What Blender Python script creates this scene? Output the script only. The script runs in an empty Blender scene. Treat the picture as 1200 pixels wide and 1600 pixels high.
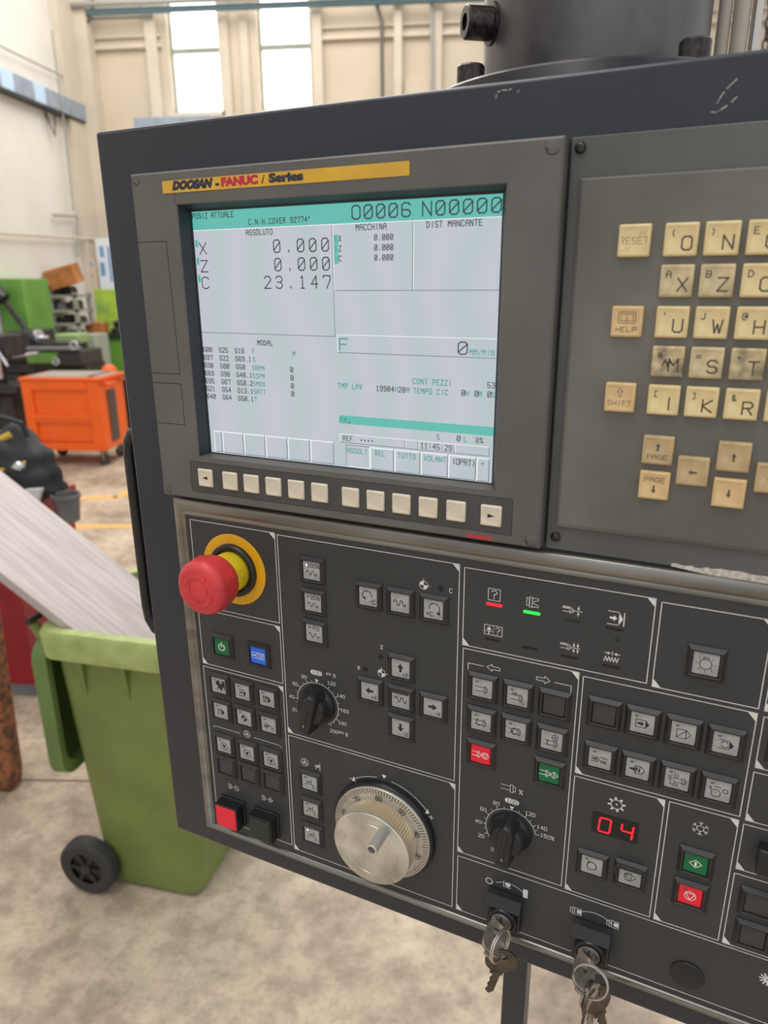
import bpy, bmesh, math, random
from mathutils import Vector, Matrix
random.seed(7)
SC = bpy.context.scene
COL = SC.collection
R_ = math.radians
# ------------------------------------------------------------------ camera
H = 1.75                                   # eye height
# camera axes expressed in the control panel's own frame (u right, v up, w out of the face)
CX = Vector((0.90349, -0.00815, -0.42853))
CYd = Vector((0.12396, -0.95212, 0.27945))
CZ = Vector((-0.41029, -0.30560, -0.85923))
CX = Vector((0.9034928, -0.00814942, -0.42852577)).normalized()
CYd = Vector((0.12395669, -0.95212405, 0.27945398)).normalized()
CZ = CX.cross(CYd).normalized()
CPOS = Vector((0.4156049, -0.09929672, 0.413557))
WX = Vector((0.9436142, 0, -0.33104718)); WY = Vector((-0.33104718, 0, -0.9436142)); WZ = Vector((0, 1, 0))
def p2w(p):  # panel frame direction -> world
    return Vector((WX.dot(p), WY.dot(p), WZ.dot(p)))
cam = bpy.data.cameras.new('camera'); camo = bpy.data.objects.new('camera', cam); COL.objects.link(camo)
xa, ya, za = p2w(CX), -p2w(CYd), -p2w(CZ)
m = Matrix((xa, ya, za)).transposed().to_4x4(); m.translation = Vector((0, 0, H)); camo.matrix_world = m
cam.sensor_fit = 'HORIZONTAL'; cam.sensor_width = 36; cam.lens = 1125 / 1200 * 36
cam.clip_start = 0.02; cam.clip_end = 100
cam.dof.use_dof = True; cam.dof.focus_distance = 0.53; cam.dof.aperture_fstop = 11
SC.camera = camo
def ray(x, y):
    d = CX * ((x - 600) / 1125) + CYd * ((y - 800) / 1125) + CZ
    return p2w(d)
def S(x, y, Y): d = ray(x, y); return Vector((0, 0, H)) + d * (Y / d.y)
def SX(x, y, X): d = ray(x, y); return Vector((0, 0, H)) + d * (X / d.x)
def F(x, y, z=0.0): d = ray(x, y); return Vector((0, 0, H)) + d * ((z - H) / d.z)
PANEL_LOC = p2w(-CPOS) + Vector((0, 0, H)); PANEL_ROT = math.atan2(WY.x, WX.x)
# ------------------------------------------------------------------ view, world, lights
SC.view_settings.view_transform = 'Standard'; SC.view_settings.look = 'None'
SC.view_settings.exposure = 0.0; SC.view_settings.gamma = 1.0; SC.view_settings.use_curve_mapping = False
wd = bpy.data.worlds.new('world'); SC.world = wd; wd.use_nodes = True
nt = wd.node_tree; bg = nt.nodes['Background']
tc = nt.nodes.new('ShaderNodeTexCoord'); sp = nt.nodes.new('ShaderNodeSeparateXYZ'); cr = nt.nodes.new('ShaderNodeValToRGB')
nt.links.new(tc.outputs['Generated'], sp.inputs[0]); nt.links.new(sp.outputs['Z'], cr.inputs[0]); nt.links.new(cr.outputs[0], bg.inputs[0])
cr.color_ramp.elements[0].position = 0.0; cr.color_ramp.elements[0].color = (0.60, 0.62, 0.66, 1)
cr.color_ramp.elements[1].position = 0.55; cr.color_ramp.elements[1].color = (0.95, 0.97, 1.0, 1)
bg.inputs[1].default_value = 1.0
def area(name, loc, rot, sx, sy, power, col):
    l = bpy.data.lights.new(name, 'AREA'); l.shape = 'RECTANGLE'; l.size = sx; l.size_y = sy; l.energy = power; l.color = col
    o = bpy.data.objects.new(name, l); COL.objects.link(o); o.location = loc; o.rotation_euler = rot; return o
area('roof_light', (-1.5, 1.5, 7.5), (0, 0, 0), 2.2, 9, 250, (1, 0.97, 0.93))
area('roof_light', (-2.5, 8.5, 7.5), (0, 0, 0), 6, 4, 360, (1, 0.94, 0.85))
# ------------------------------------------------------------------ materials
def mat(name, col, rough=0.5, metal=0.0, var=0.0, vscale=20.0, col2=None, bump=0.0, bscale=200.0, emit=None, estr=0.0, coat=0.0, spec=0.5, stretch=None, lo=0.35, hi=0.65, rvar=0.0, detail=4.0):
    m = bpy.data.materials.new(name); m.use_nodes = True; nt = m.node_tree; b = nt.nodes['Principled BSDF']
    b.inputs['Base Color'].default_value = (*col, 1); b.inputs['Roughness'].default_value = rough
    b.inputs['Metallic'].default_value = metal; b.inputs['Specular IOR Level'].default_value = spec
    if coat: b.inputs['Coat Weight'].default_value = coat; b.inputs['Coat Roughness'].default_value = 0.15
    if emit: b.inputs['Emission Color'].default_value = (*emit, 1); b.inputs['Emission Strength'].default_value = estr
    tc = nt.nodes.new('ShaderNodeTexCoord'); vec = tc.outputs['Object']
    if stretch:
        mp = nt.nodes.new('ShaderNodeMapping'); mp.inputs['Scale'].default_value = stretch
        nt.links.new(vec, mp.inputs[0]); vec = mp.outputs[0]
    n = nt.nodes.new('ShaderNodeTexNoise'); n.inputs['Scale'].default_value = vscale; n.inputs['Detail'].default_value = detail
    nt.links.new(vec, n.inputs['Vector'])
    c2 = col2 if col2 else tuple(c * (1 - var) for c in col)
    if col2 or var:
        r = nt.nodes.new('ShaderNodeValToRGB'); r.color_ramp.elements[0].position = lo; r.color_ramp.elements[1].position = hi
        r.color_ramp.elements[0].color = (*c2, 1); r.color_ramp.elements[1].color = (*col, 1)
        nt.links.new(n.outputs['Fac'], r.inputs[0]); nt.links.new(r.outputs[0], b.inputs['Base Color'])
    if rvar:
        mr = nt.nodes.new('ShaderNodeMapRange'); mr.inputs['To Min'].default_value = rough - rvar; mr.inputs['To Max'].default_value = rough + rvar
        nt.links.new(n.outputs['Fac'], mr.inputs['Value']); nt.links.new(mr.outputs[0], b.inputs['Roughness'])
    if bump:
        nb = nt.nodes.new('ShaderNodeTexNoise'); nb.inputs['Scale'].default_value = bscale; nt.links.new(vec, nb.inputs['Vector'])
        bp = nt.nodes.new('ShaderNodeBump'); bp.inputs['Strength'].default_value = bump; bp.inputs['Distance'].default_value = 0.001
        nt.links.new(nb.outputs['Fac'], bp.inputs['Height']); nt.links.new(bp.outputs[0], b.inputs['Normal'])
    return m
def screen_mat(name, a, b_, strength):
    m = bpy.data.materials.new(name); m.use_nodes = True; nt = m.node_tree; b = nt.nodes['Principled BSDF']
    b.inputs['Base Color'].default_value = (0.03, 0.03, 0.03, 1); b.inputs['Roughness'].default_value = 0.35
    tc = nt.nodes.new('ShaderNodeTexCoord'); w = nt.nodes.new('ShaderNodeTexWave'); w.inputs['Scale'].default_value = 9; w.inputs['Distortion'].default_value = 9; w.inputs['Detail'].default_value = 0.5
    w.inputs['Detail Scale'].default_value = 0.8
    r = nt.nodes.new('ShaderNodeValToRGB'); r.color_ramp.elements[0].color = (*a, 1); r.color_ramp.elements[1].color = (*b_, 1)
    nt.links.new(tc.outputs['Object'], w.inputs['Vector']); nt.links.new(w.outputs['Fac'], r.inputs[0]); nt.links.new(r.outputs[0], b.inputs['Emission Color'])
    b.inputs['Emission Strength'].default_value = strength
    return m
M = {}
M['housing'] = mat('housing_paint', (0.027, 0.032, 0.043), 0.34, var=0.15, vscale=9, bump=0.05, bscale=900, rvar=0.05)
M['bezel'] = mat('bezel_paint', (0.142, 0.134, 0.119), 0.5, var=0.2, vscale=14, bump=0.12, bscale=1500)
M['tray'] = mat('key_tray_film', (0.075, 0.073, 0.068), 0.5, var=0.2, vscale=25)
M['plate'] = mat('keyboard_plate', (0.185, 0.178, 0.152), 0.5, var=0.35, vscale=11, bump=0.1, bscale=1500)
M['flange_plate'] = mat('keyboard_flange', (0.125, 0.125, 0.115), 0.5, var=0.25, vscale=12, bump=0.1, bscale=1500)
M['operator'] = mat('operator_film', (0.042, 0.044, 0.045), 0.5, var=0.12, vscale=18, bump=0.06, bscale=1200)
M['moulding'] = mat('moulding_metal', (0.30, 0.285, 0.25), 0.3, metal=0.7, var=0.35, vscale=10, stretch=(1, 1, 8), rvar=0.06)
M['black'] = mat('black_plastic', (0.016, 0.016, 0.017), 0.3, var=0.2, vscale=60)
M['frame'] = mat('button_frame_plastic', (0.030, 0.027, 0.026), 0.42, var=0.3, vscale=70)
M['gasket'] = mat('gasket', (0.03, 0.033, 0.04), 0.5)
M['blank'] = mat('blank_lens', (0.048, 0.048, 0.048), 0.45, var=0.15, vscale=120)
M['lens'] = mat('grey_lens', (0.42, 0.42, 0.405), 0.4, col2=(0.29, 0.285, 0.26), vscale=130, lo=0.3, hi=0.55)
M['lens_green'] = mat('green_lens', (0.0, 0.16, 0.052), 0.35, var=0.2, vscale=90)
M['lens_blue'] = mat('blue_lens', (0.015, 0.13, 0.62), 0.35, emit=(0.01, 0.10, 0.6), estr=0.25)
M['lens_red'] = mat('red_lens', (0.68, 0.012, 0.03), 0.35, emit=(0.7, 0.01, 0.03), estr=0.2)
M['lens_dgreen'] = mat('dark_green_lens', (0.008, 0.03, 0.018), 0.3, var=0.4, vscale=120)
M['ink'] = mat('black_ink', (0.018, 0.018, 0.018), 0.6)
M['inkw'] = mat('white_ink', (0.80, 0.79, 0.73), 0.6, var=0.15, vscale=60)
M['inkg'] = mat('key_ink', (0.10, 0.085, 0.065), 0.6)
M['inkf'] = mat('faded_key_ink', (0.33, 0.26, 0.16), 0.6)
M['key'] = mat('cream_key', (0.82, 0.66, 0.34), 0.42, col2=(0.64, 0.50, 0.25), vscale=70, lo=0.25, hi=0.6, stretch=None)
M['key_tan'] = mat('tan_key', (0.76, 0.53, 0.26), 0.42, col2=(0.60, 0.42, 0.20), vscale=70, lo=0.25, hi=0.6)
M['key_dirty'] = mat('grimy_key', (0.68, 0.54, 0.30), 0.5, col2=(0.20, 0.17, 0.11), vscale=110, lo=0.33, hi=0.6)
M['key_brown'] = mat('worn_brown_key', (0.60, 0.44, 0.23), 0.5, col2=(0.40, 0.29, 0.15), vscale=80, lo=0.3, hi=0.6)
M['key_soiled'] = mat('soiled_key', (0.76, 0.62, 0.36), 0.45, col2=(0.46, 0.37, 0.21), vscale=85, lo=0.35, hi=0.65)
M['soft'] = mat('ivory_soft_key', (0.80, 0.72, 0.56), 0.42, col2=(0.66, 0.57, 0.42), vscale=90, lo=0.28, hi=0.55)
M['yellow'] = mat('yellow_strip', (0.80, 0.46, 0.03), 0.45, col2=(0.68, 0.40, 0.04), vscale=45)
M['ering'] = mat('yellow_ring', (0.86, 0.44, 0.01), 0.45, var=0.08, vscale=60)
M['eshaft'] = mat('yellow_shaft', (0.80, 0.60, 0.02), 0.4, col2=(0.5, 0.36, 0.02), vscale=260, lo=0.3, hi=0.42)
M['ered'] = mat('red_plastic', (0.78, 0.055, 0.055), 0.42, col2=(0.60, 0.045, 0.05), vscale=40, bump=0.1, bscale=500)
M['ink_dark'] = mat('dark_label_ink', (0.03, 0.03, 0.05), 0.5)
M['ink_crimson'] = mat('crimson_label_ink', (0.55, 0.015, 0.06), 0.5)
M['ink_red'] = mat('red_print', (0.6, 0.03, 0.05), 0.5)
M['dial'] = mat('dial_aluminium', (0.66, 0.63, 0.57), 0.4, metal=0.55, col2=(0.46, 0.43, 0.38), vscale=30, lo=0.3, hi=0.65)
M['dialface'] = mat('worn_aluminium', (0.78, 0.76, 0.68), 0.32, metal=0.6, col2=(0.42, 0.40, 0.33), vscale=32, lo=0.32, hi=0.6, detail=8)
M['knurl'] = mat('knurled_aluminium', (0.74, 0.62, 0.44), 0.4, metal=0.6)
M['steel'] = mat('steel', (0.32, 0.30, 0.27), 0.34, metal=0.9, var=0.4, vscale=60)
M['bright'] = mat('bright_steel', (0.62, 0.58, 0.52), 0.3, metal=0.9)
M['bowsteel'] = mat('key_bow_steel', (0.46, 0.41, 0.34), 0.38, metal=0.75, var=0.35, vscale=120)
M['keysteel'] = mat('dark_key_steel', (0.15, 0.125, 0.10), 0.4, metal=0.8, var=0.4, vscale=90)
M['screw'] = mat('screw', (0.08, 0.07, 0.065), 0.3, metal=0.8, var=0.5, vscale=400)
M['cyl'] = mat('scuffed_steel', (0.155, 0.145, 0.14), 0.34, metal=0.6, col2=(0.045, 0.042, 0.048), vscale=18, stretch=(1, 1, 0.5), detail=8, rvar=0.12)
M['scuff'] = mat('bare_scratch', (0.72, 0.68, 0.60), 0.6, col2=(0.42, 0.39, 0.34), vscale=400)
M['scr'] = screen_mat('screen_white', (0.475, 0.555, 0.575), (0.535, 0.56, 0.615), 0.95)
M['teal'] = mat('screen_teal', (0.02, 0.02, 0.02), 0.35, emit=(0.115, 0.50, 0.43), estr=0.95)
M['ttext'] = mat('screen_teal_text', (0.02, 0.02, 0.02), 0.35, emit=(0.05, 0.33, 0.31), estr=0.9)
M['stext'] = mat('screen_dark_text', (0.02, 0.02, 0.02), 0.4, emit=(0.035, 0.035, 0.05), estr=1.0)
M['sline'] = mat('screen_grey_line', (0.02, 0.02, 0.02), 0.4, emit=(0.14, 0.15, 0.18), estr=1.0)
M['shi'] = mat('screen_highlight', (0.02, 0.02, 0.02), 0.4, emit=(0.82, 0.86, 0.88), estr=1.0)
M['led_red'] = mat('red_led', (0.4, 0.01, 0.01), 0.3, emit=(1.0, 0.01, 0.02), estr=1.6)
M['led_green'] = mat('green_led', (0.02, 0.5, 0.05), 0.3, emit=(0.01, 1.0, 0.06), estr=1.3)
M['led_off'] = mat('unlit_led', (0.008, 0.008, 0.008), 0.35)
M['led_offg'] = mat('unlit_green_led', (0.012, 0.024, 0.012), 0.35)
M['led_white'] = mat('white_led', (0.9, 0.9, 0.9), 0.3, emit=(1, 1, 1), estr=1.3)
M['ledink'] = mat('lens_led', (0.10, 0.085, 0.07), 0.5)
M['seg'] = mat('red_segment', (0.5, 0, 0), 0.3, emit=(1.0, 0.012, 0.03), estr=1.5)
# ------------------------------------------------------------------ mesh builder
class MB:
    def __init__(s, panel=False):
        s.v = []; s.f = []; s.mi = []; s.mats = []; s.k = 0; s.panel = panel
    def mat(s, m):
        if isinstance(m, str): m = M[m]
        if m not in s.mats: s.mats.append(m)
        s.k = s.mats.index(m); return s
    def _a(s, pts, faces):
        b = len(s.v); s.v += [tuple(p) for p in pts]
        for f in faces: s.f.append([b + i for i in f]); s.mi.append(s.k)
    def poly(s, pts): s._a(pts, [list(range(len(pts)))]); return s
    def box(s, a0, a1, b0, b1, c0, c1):
        P = [(a0, b0, c0), (a1, b0, c0), (a1, b1, c0), (a0, b1, c0), (a0, b0, c1), (a1, b0, c1), (a1, b1, c1), (a0, b1, c1)]
        s._a(P, [(3, 2, 1, 0), (4, 5, 6, 7), (0, 1, 5, 4), (1, 2, 6, 5), (2, 3, 7, 6), (3, 0, 4, 7)]); return s
    def loft(s, rings, cap0=True, cap1=True, closed=True):
        n = len(rings[0]); P = [p for r in rings for p in r]; Fc = []
        for i in range(len(rings) - 1):
            for j in range(n if closed else n - 1):
                k = (j + 1) % n; Fc.append((i * n + j, i * n + k, (i + 1) * n + k, (i + 1) * n + j))
        if cap0: Fc.append(tuple(reversed(range(n))))
        if cap1: Fc.append(tuple(range((len(rings) - 1) * n, len(rings) * n)))
        s._a(P, Fc); return s
    def frus(s, r0, z0, r1, z1, cap0=True, cap1=True):
        """rectangles r=(x0,x1,y0,y1)"""
        q = lambda r, z: [(r[0], r[2], z), (r[1], r[2], z), (r[1], r[3], z), (r[0], r[3], z)]
        return s.loft([q(r0, z0), q(r1, z1)], cap0, cap1)
    def rects(s, lst, cap0=True, cap1=True):
        q = lambda r, z: [(r[0], r[2], z), (r[1], r[2], z), (r[1], r[3], z), (r[0], r[3], z)]
        return s.loft([q(r, z) for r, z in lst], cap0, cap1)
    def prism(s, pts, c0, c1):
        return s.loft([[(x, y, c0) for x, y in pts], [(x, y, c1) for x, y in pts]])
    def lathe(s, cx, cy, prof, n=32, cap0=True, cap1=True, axis='z', rm=None):
        rings = []
        for r, z in prof:
            rg = []
            for i in range(n):
                a = 2 * math.pi * i / n; rr = r * (rm(i) if rm else 1)
                rg.append((cx + rr * math.cos(a), cy + rr * math.sin(a), z))
            rings.append(rg)
        return s.loft(rings, cap0, cap1)
    def ring(s, cx, cy, r0, r1, z0, z1, n=40, a0=0, a1=360):
        full = abs(a1 - a0) >= 360; k = n if full else n + 1; rg = []
        for i in range(k):
            a = R_(a0 + (a1 - a0) * i / n); c, d = math.cos(a), math.sin(a)
            rg.append([(cx + r0 * c, cy + r0 * d, z0), (cx + r1 * c, cy + r1 * d, z0), (cx + r1 * c, cy + r1 * d, z1), (cx + r0 * c, cy + r0 * d, z1)])
        if full: rg.append(rg[0])
        return s.loft(rg, not full, not full)
    def tube(s, pts, r, n=8, caps=True):
        pts = [Vector(p) for p in pts]; rings = []; up = Vector((0, 0, 1))
        t0 = (pts[1] - pts[0]).normalized()
        ref = up if abs(t0.dot(up)) < 0.9 else Vector((1, 0, 0))
        nrm = t0.cross(ref).normalized()
        for i, p in enumerate(pts):
            if i == 0: t = t0
            elif i == len(pts) - 1: t = (pts[-1] - pts[-2]).normalized()
            else: t = ((pts[i + 1] - p).normalized() + (p - pts[i - 1]).normalized()).normalized()
            nrm = (nrm - t * nrm.dot(t)).normalized(); b = t.cross(nrm)
            rr = r[i] if isinstance(r, (list, tuple)) else r
            rings.append([tuple(p + nrm * rr * math.cos(2 * math.pi * j / n) + b * rr * math.sin(2 * math.pi * j / n)) for j in range(n)])
        return s.loft(rings, caps, caps)
    def line(s, pts, wd, z, close=False):
        if close: pts = list(pts) + [pts[0]]
        h = wd / 2
        for (x0, y0), (x1, y1) in zip(pts[:-1], pts[1:]):
            dx, dy = x1 - x0, y1 - y0; L = math.hypot(dx, dy)
            if L < 1e-9: continue
            dx /= L; dy /= L; e = h * 0.8; nx, ny = -dy * h, dx * h
            a = (x0 - dx * e, y0 - dy * e); b = (x1 + dx * e, y1 + dy * e)
            s._a([(a[0] - nx, a[1] - ny, z), (b[0] - nx, b[1] - ny, z), (b[0] + nx, b[1] + ny, z), (a[0] + nx, a[1] + ny, z)], [(0, 1, 2, 3)])
        return s
    def text(s, t, x, y, hgt, wd, z, adv=None, asp=0.62, align='l', slash=False, rot=0.0, shear=0.0):
        """stroke lettering; (x,y) is the left/centre/right of the baseline"""
        sy = hgt / 6; sx = hgt * asp / 4; A = adv if adv else hgt * asp * 1.45
        tot = A * (len(t) - 1) + sx * 4
        ox = {'l': 0, 'c': -tot / 2, 'r': -tot}[align]; c, d = math.cos(rot), math.sin(rot)
        for i, ch in enumerate(t):
            if ch == '0' and slash: ch = '\0'
            for st in GL.get(ch, []):
                P = []
                for gx, gy in st:
                    X = ox + i * A + gx * sx + shear * gy * sy; Y = gy * sy
                    P.append((x + X * c - Y * d, y + X * d + Y * c))
                s.line(P, wd, z)
        return s
    def build(s, name, parent=None, bevel=0.0, seg=2, smooth=True, angle=35, recalc=True, label=None):
        me = bpy.data.meshes.new(name)
        V = [(x / 1000, -z / 1000, y / 1000) for x, y, z in s.v] if s.panel else s.v
        me.from_pydata(V, [], s.f)
        for m_ in s.mats: me.materials.append(m_)
        me.polygons.foreach_set('material_index', s.mi)
        if recalc:
            bm = bmesh.new(); bm.from_mesh(me); bmesh.ops.recalc_face_normals(bm, faces=bm.faces); bm.to_mesh(me); bm.free()
        if smooth:
            me.polygons.foreach_set('use_smooth', [True] * len(me.polygons)); me.set_sharp_from_angle(angle=R_(angle))
        me.update()
        o = bpy.data.objects.new(name, me); COL.objects.link(o)
        if parent: o.parent = parent
        if bevel:
            b = o.modifiers.new('bevel', 'BEVEL'); b.width = bevel; b.segments = seg; b.limit_method = 'ANGLE'; b.angle_limit = R_(40)
        if label: o['label'] = label
        return o
def G(s):
    out = []
    for part in s.split('|'):
        out.append([(float(q[0]), float(q[1])) for q in part.split()])
    return out
GL = {k: G(v) for k, v in {
 'A': '00 04 16 36 44 40|03 43', 'B': '00 06 36 45 44 33 03|33 42 41 30 00', 'C': '45 36 16 05 01 10 30 41', 'D': '00 06 26 44 42 20 00',
 'E': '46 06 00 40|03 33', 'F': '46 06 00|03 33', 'G': '45 36 16 05 01 10 30 41 43 23', 'H': '00 06|40 46|03 43', 'I': '20 26', 'J': '01 10 20 31 36',
 'K': '00 06|46 03 40', 'L': '06 00 40', 'M': '00 06 23 46 40', 'N': '00 06 40 46', 'O': '10 01 05 16 36 45 41 30 10', 'P': '00 06 36 45 44 33 03',
 'Q': '10 01 05 16 36 45 41 30 10|22 40', 'R': '00 06 36 45 44 33 03|23 40', 'S': '45 36 16 05 04 13 33 42 41 30 10 01', 'T': '06 46|26 20',
 'U': '06 01 10 30 41 46', 'V': '06 20 46', 'W': '06 10 24 30 46', 'X': '00 46|06 40', 'Y': '06 23 46|23 20', 'Z': '06 46 00 40',
 '0': '10 01 05 16 36 45 41 30 10', '\0': '10 01 05 16 36 45 41 30 10|01 45', '1': '15 26 20|10 30', '2': '05 16 36 45 44 00 40',
 '3': '05 16 36 45 44 33 13|33 42 41 30 10 01', '4': '30 36 02 42', '5': '46 06 03 33 42 41 30 10 01', '6': '45 36 16 05 01 10 30 41 42 33 03',
 '7': '05 06 46 44 20', '8': '13 04 05 16 36 45 44 33 13 02 01 10 30 41 42 33', '9': '01 10 30 41 45 36 16 05 04 13 43',
 '.': '20 21', ',': '21 10', ':': '21 22|24 25', '-': '13 33', '+': '03 43|25 21', '/': '00 46', '%': '00 46|04 06 16 14 04|30 32 42 40 30', '(': '36 24 22 30',
 ')': '16 24 22 10', '>': '15 33 11', '_': '00 40', '*': '24 22|13 33', '=': '02 42|04 44', '&': '40 14 15 26 35 12 11 20 42', '@': '32 34 24 22 42 45 36 16 05 01 10 30',
 '#': '10 16|30 36|02 42|04 44', "'": '26 24', '[': '36 16 10 30', ']': '16 36 30 10', '?': '05 16 36 45 44 23 22|20 21', '"': '16 14|26 24', '~': '05 16 25'}.items()}
def arc(cx, cy, r, a0, a1, n=12):
    return [(cx + r * math.cos(R_(a0 + (a1 - a0) * i / n)), cy + r * math.sin(R_(a0 + (a1 - a0) * i / n))) for i in range(n + 1)]
def empty(name, loc, rz=0, label=None, cat=None, group=None):
    o = bpy.data.objects.new(name, None); COL.objects.link(o); o.location = loc; o.rotation_euler = (0, 0, rz)
    o.empty_display_size = 0.1
    return tag(o, label, cat, group)
def tag(o, label=None, cat=None, group=None, kind=None):
    if label: o['label'] = label
    if cat: o['category'] = cat
    if group: o['group'] = group
    if kind: o['kind'] = kind
    return o
def rr(x0, x1, y0, y1, r, n=4):
    P = []
    for cx, cy, a in ((x1 - r, y1 - r, 0), (x0 + r, y1 - r, 90), (x0 + r, y0 + r, 180), (x1 - r, y0 + r, 270)):
        P += arc(cx, cy, r, a, a + 90, n)
    return P
# ================================================================== the hall
M['wall_l'] = mat('left_wall_plaster', (0.80, 0.765, 0.715), 0.8, col2=(0.72, 0.68, 0.62), vscale=1.1, detail=6)
M['wall_b'] = mat('back_wall_plaster', (0.64, 0.545, 0.43), 0.8, col2=(0.56, 0.48, 0.38), vscale=1.0, detail=6)
M['pil'] = mat('pilaster_plaster', (0.65, 0.575, 0.47), 0.8, var=0.1, vscale=2)
M['pane'] = mat('frosted_pane', (0.9, 0.9, 0.9), 0.5, emit=(1.0, 1.0, 0.97), estr=2.6)
M['wframe'] = mat('window_frame_paint', (0.33, 0.36, 0.30), 0.5, var=0.2, vscale=6)
M['pipe'] = mat('grey_pipe', (0.34, 0.35, 0.33), 0.5); M['pipeb'] = mat('blue_pipe', (0.13, 0.22, 0.26), 0.5); M['cable'] = mat('dark_cable', (0.12, 0.11, 0.10), 0.6)
M['trunk'] = mat('grey_trunking', (0.30, 0.36, 0.44), 0.45, var=0.2, vscale=6); M['trunkb'] = mat('pale_blue_trunking', (0.50, 0.66, 0.85), 0.4)
def floor_mat():
    m = bpy.data.materials.new('stained_concrete'); m.use_nodes = True; nt = m.node_tree; b = nt.nodes['Principled BSDF']; L = nt.links.new
    tc = nt.nodes.new('ShaderNodeTexCoord')
    def noise(s, d, o=0.0):
        n = nt.nodes.new('ShaderNodeTexNoise'); n.inputs['Scale'].default_value = s; n.inputs['Detail'].default_value = d; n.inputs['Roughness'].default_value = .62
        mp = nt.nodes.new('ShaderNodeMapping'); mp.inputs['Location'].default_value = (o, o * .7, 0); L(tc.outputs['Object'], mp.inputs[0]); L(mp.outputs[0], n.inputs['Vector']); return n
    def ramp(n, p0, c0, p1, c1):
        r = nt.nodes.new('ShaderNodeValToRGB'); e = r.color_ramp.elements; e[0].position = p0; e[0].color = (*c0, 1); e[1].position = p1; e[1].color = (*c1, 1); L(n.outputs['Fac'], r.inputs[0]); return r
    def mix(a, b_, t, f): 
        x = nt.nodes.new('ShaderNodeMixRGB'); x.blend_type = t; x.inputs[0].default_value = f; L(a.outputs[0], x.inputs[1]); L(b_.outputs[0], x.inputs[2]); return x
    a = ramp(noise(2.2, 8), .36, (0.36, 0.275, 0.195), .62, (0.63, 0.515, 0.38))
    c = ramp(noise(14, 8, 3), .38, (0.62, 0.60, 0.60), .58, (1, 1, 1))
    d = ramp(noise(60, 4, 5), .30, (0.72, 0.70, 0.68), .5, (1, 1, 1))
    e = ramp(noise(0.9, 3, 9), .33, (0.62, 0.60, 0.62), .5, (1, 1, 1))
    o = mix(mix(mix(a, c, 'MULTIPLY', .75), d, 'MULTIPLY', .7), e, 'MULTIPLY', .8); L(o.outputs[0], b.inputs['Base Color'])
    b.inputs['Roughness'].default_value = .55
    bp = nt.nodes.new('ShaderNodeBump'); bp.inputs['Strength'].default_value = .25; bp.inputs['Distance'].default_value = .004; n = noise(30, 8); L(n.outputs['Fac'], bp.inputs['Height']); L(bp.outputs[0], b.inputs['Normal'])
    return m
M['floor'] = floor_mat()
M['joint'] = mat('floor_joint', (0.12, 0.10, 0.08), 0.9)
M['fyel'] = mat('floor_yellow_paint', (0.80, 0.42, 0.08), 0.6, col2=(0.62, 0.40, 0.16), vscale=9)
LX, BY, TOP = -5.92, 12.0, 8.0
def st(o): o['kind'] = 'structure'; return o
b = MB().mat('floor'); b.box(LX - .3, 9, -5, BY + .3, -.2, 0); fl = st(b.build('floor', smooth=False))
b = MB().mat('wall_l'); b.box(LX - .3, LX, -5, BY + .3, 0, TOP); st(b.build('wall_left', smooth=False))
# back wall with two tall window openings
wz0 = S(310, 176, BY).z; wx = [(S(265, 100, BY).x, S(343, 100, BY).x), (S(404, 100, BY).x, S(486, 100, BY).x)]
wz1 = 7.4; zm = S(300, 76, BY).z
b = MB().mat('wall_b')
xs = [LX, wx[0][0], wx[0][1], wx[1][0], wx[1][1], 9]
for i in range(5):
    if i in (1, 3): b.box(xs[i], xs[i + 1], BY, BY + .3, 0, wz0); b.box(xs[i], xs[i + 1], BY, BY + .3, wz1, TOP)
    else: b.box(xs[i], xs[i + 1], BY, BY + .3, 0, TOP)
st(b.build('wall_back', smooth=False))
for i, (x0, x1) in enumerate(wx):
    b = MB().mat('wframe'); t = .035
    for z0, z1 in ((wz0, zm - .03), (zm + .03, wz1)):
        pass
    b.box(x0, x0 + t, BY + .1, BY + .2, wz0, wz1); b.box(x1 - t, x1, BY + .1, BY + .2, wz0, wz1); b.box(x0, x1, BY + .1, BY + .2, wz0, wz0 + t); b.box(x0, x1, BY + .1, BY + .2, wz1 - t, wz1)
    for k in range(3): zz = zm + k * 1.02; b.box(x0, x1, BY + .09, BY + .2, zz - .035, zz + .035)
    w = st(b.build('window_%d' % (i + 1), smooth=False))
    p = MB().mat('pane')
    for k, (z0, z1) in enumerate(((wz0, zm), (zm, zm + 1.02), (zm + 1.02, wz1))):
        p = MB().mat('pane'); p.box(x0 + t, x1 - t, BY + .14, BY + .16, z0 + .03, z1 - .03); p.build('pane', w, smooth=False)
    s_ = MB().mat('pil'); s_.box(x0 - .05, x1 + .05, BY - .06, BY + .1, wz0 - .07, wz0); s_.build('window_sill', w, smooth=False)
tn = [0]
def trim(bb, nm=None):
    tn[0] += 1; return st(bb.build('trim_%d' % tn[0], smooth=False))
for x0p, x1p, d, ms in ((236, 252, .10, 'pil'), (346, 362, .06, 'pil'), (380, 392, .06, 'pil'), (492, 506, .10, 'pil'), (617, 629, .12, 'pil'), (676, 690, .10, 'pil')):
    b = MB().mat(ms); b.box(S(x0p, 120, BY).x, S(x1p, 120, BY).x, BY - d, BY, 0, TOP); trim(b)
for yp, h_, d in ((62, .05, .07), (44, .03, .05)):
    z0 = S(560, yp, BY).z; b = MB().mat('pil')
    for a, c in ((LX, wx[0][0] - .1), (wx[1][1] + .1, 9)): b.box(a, c, BY - d, BY, z0, z0 + h_)
    trim(b)
b = MB().mat('pil'); y0 = SX(80, 45, LX).y; b.box(LX, LX + .12, y0, y0 + .75, 0, TOP); trim(b)
b = MB().mat('pil'); b.box(LX, LX + .3, BY - .25, BY, 0, TOP); trim(b)
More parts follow.
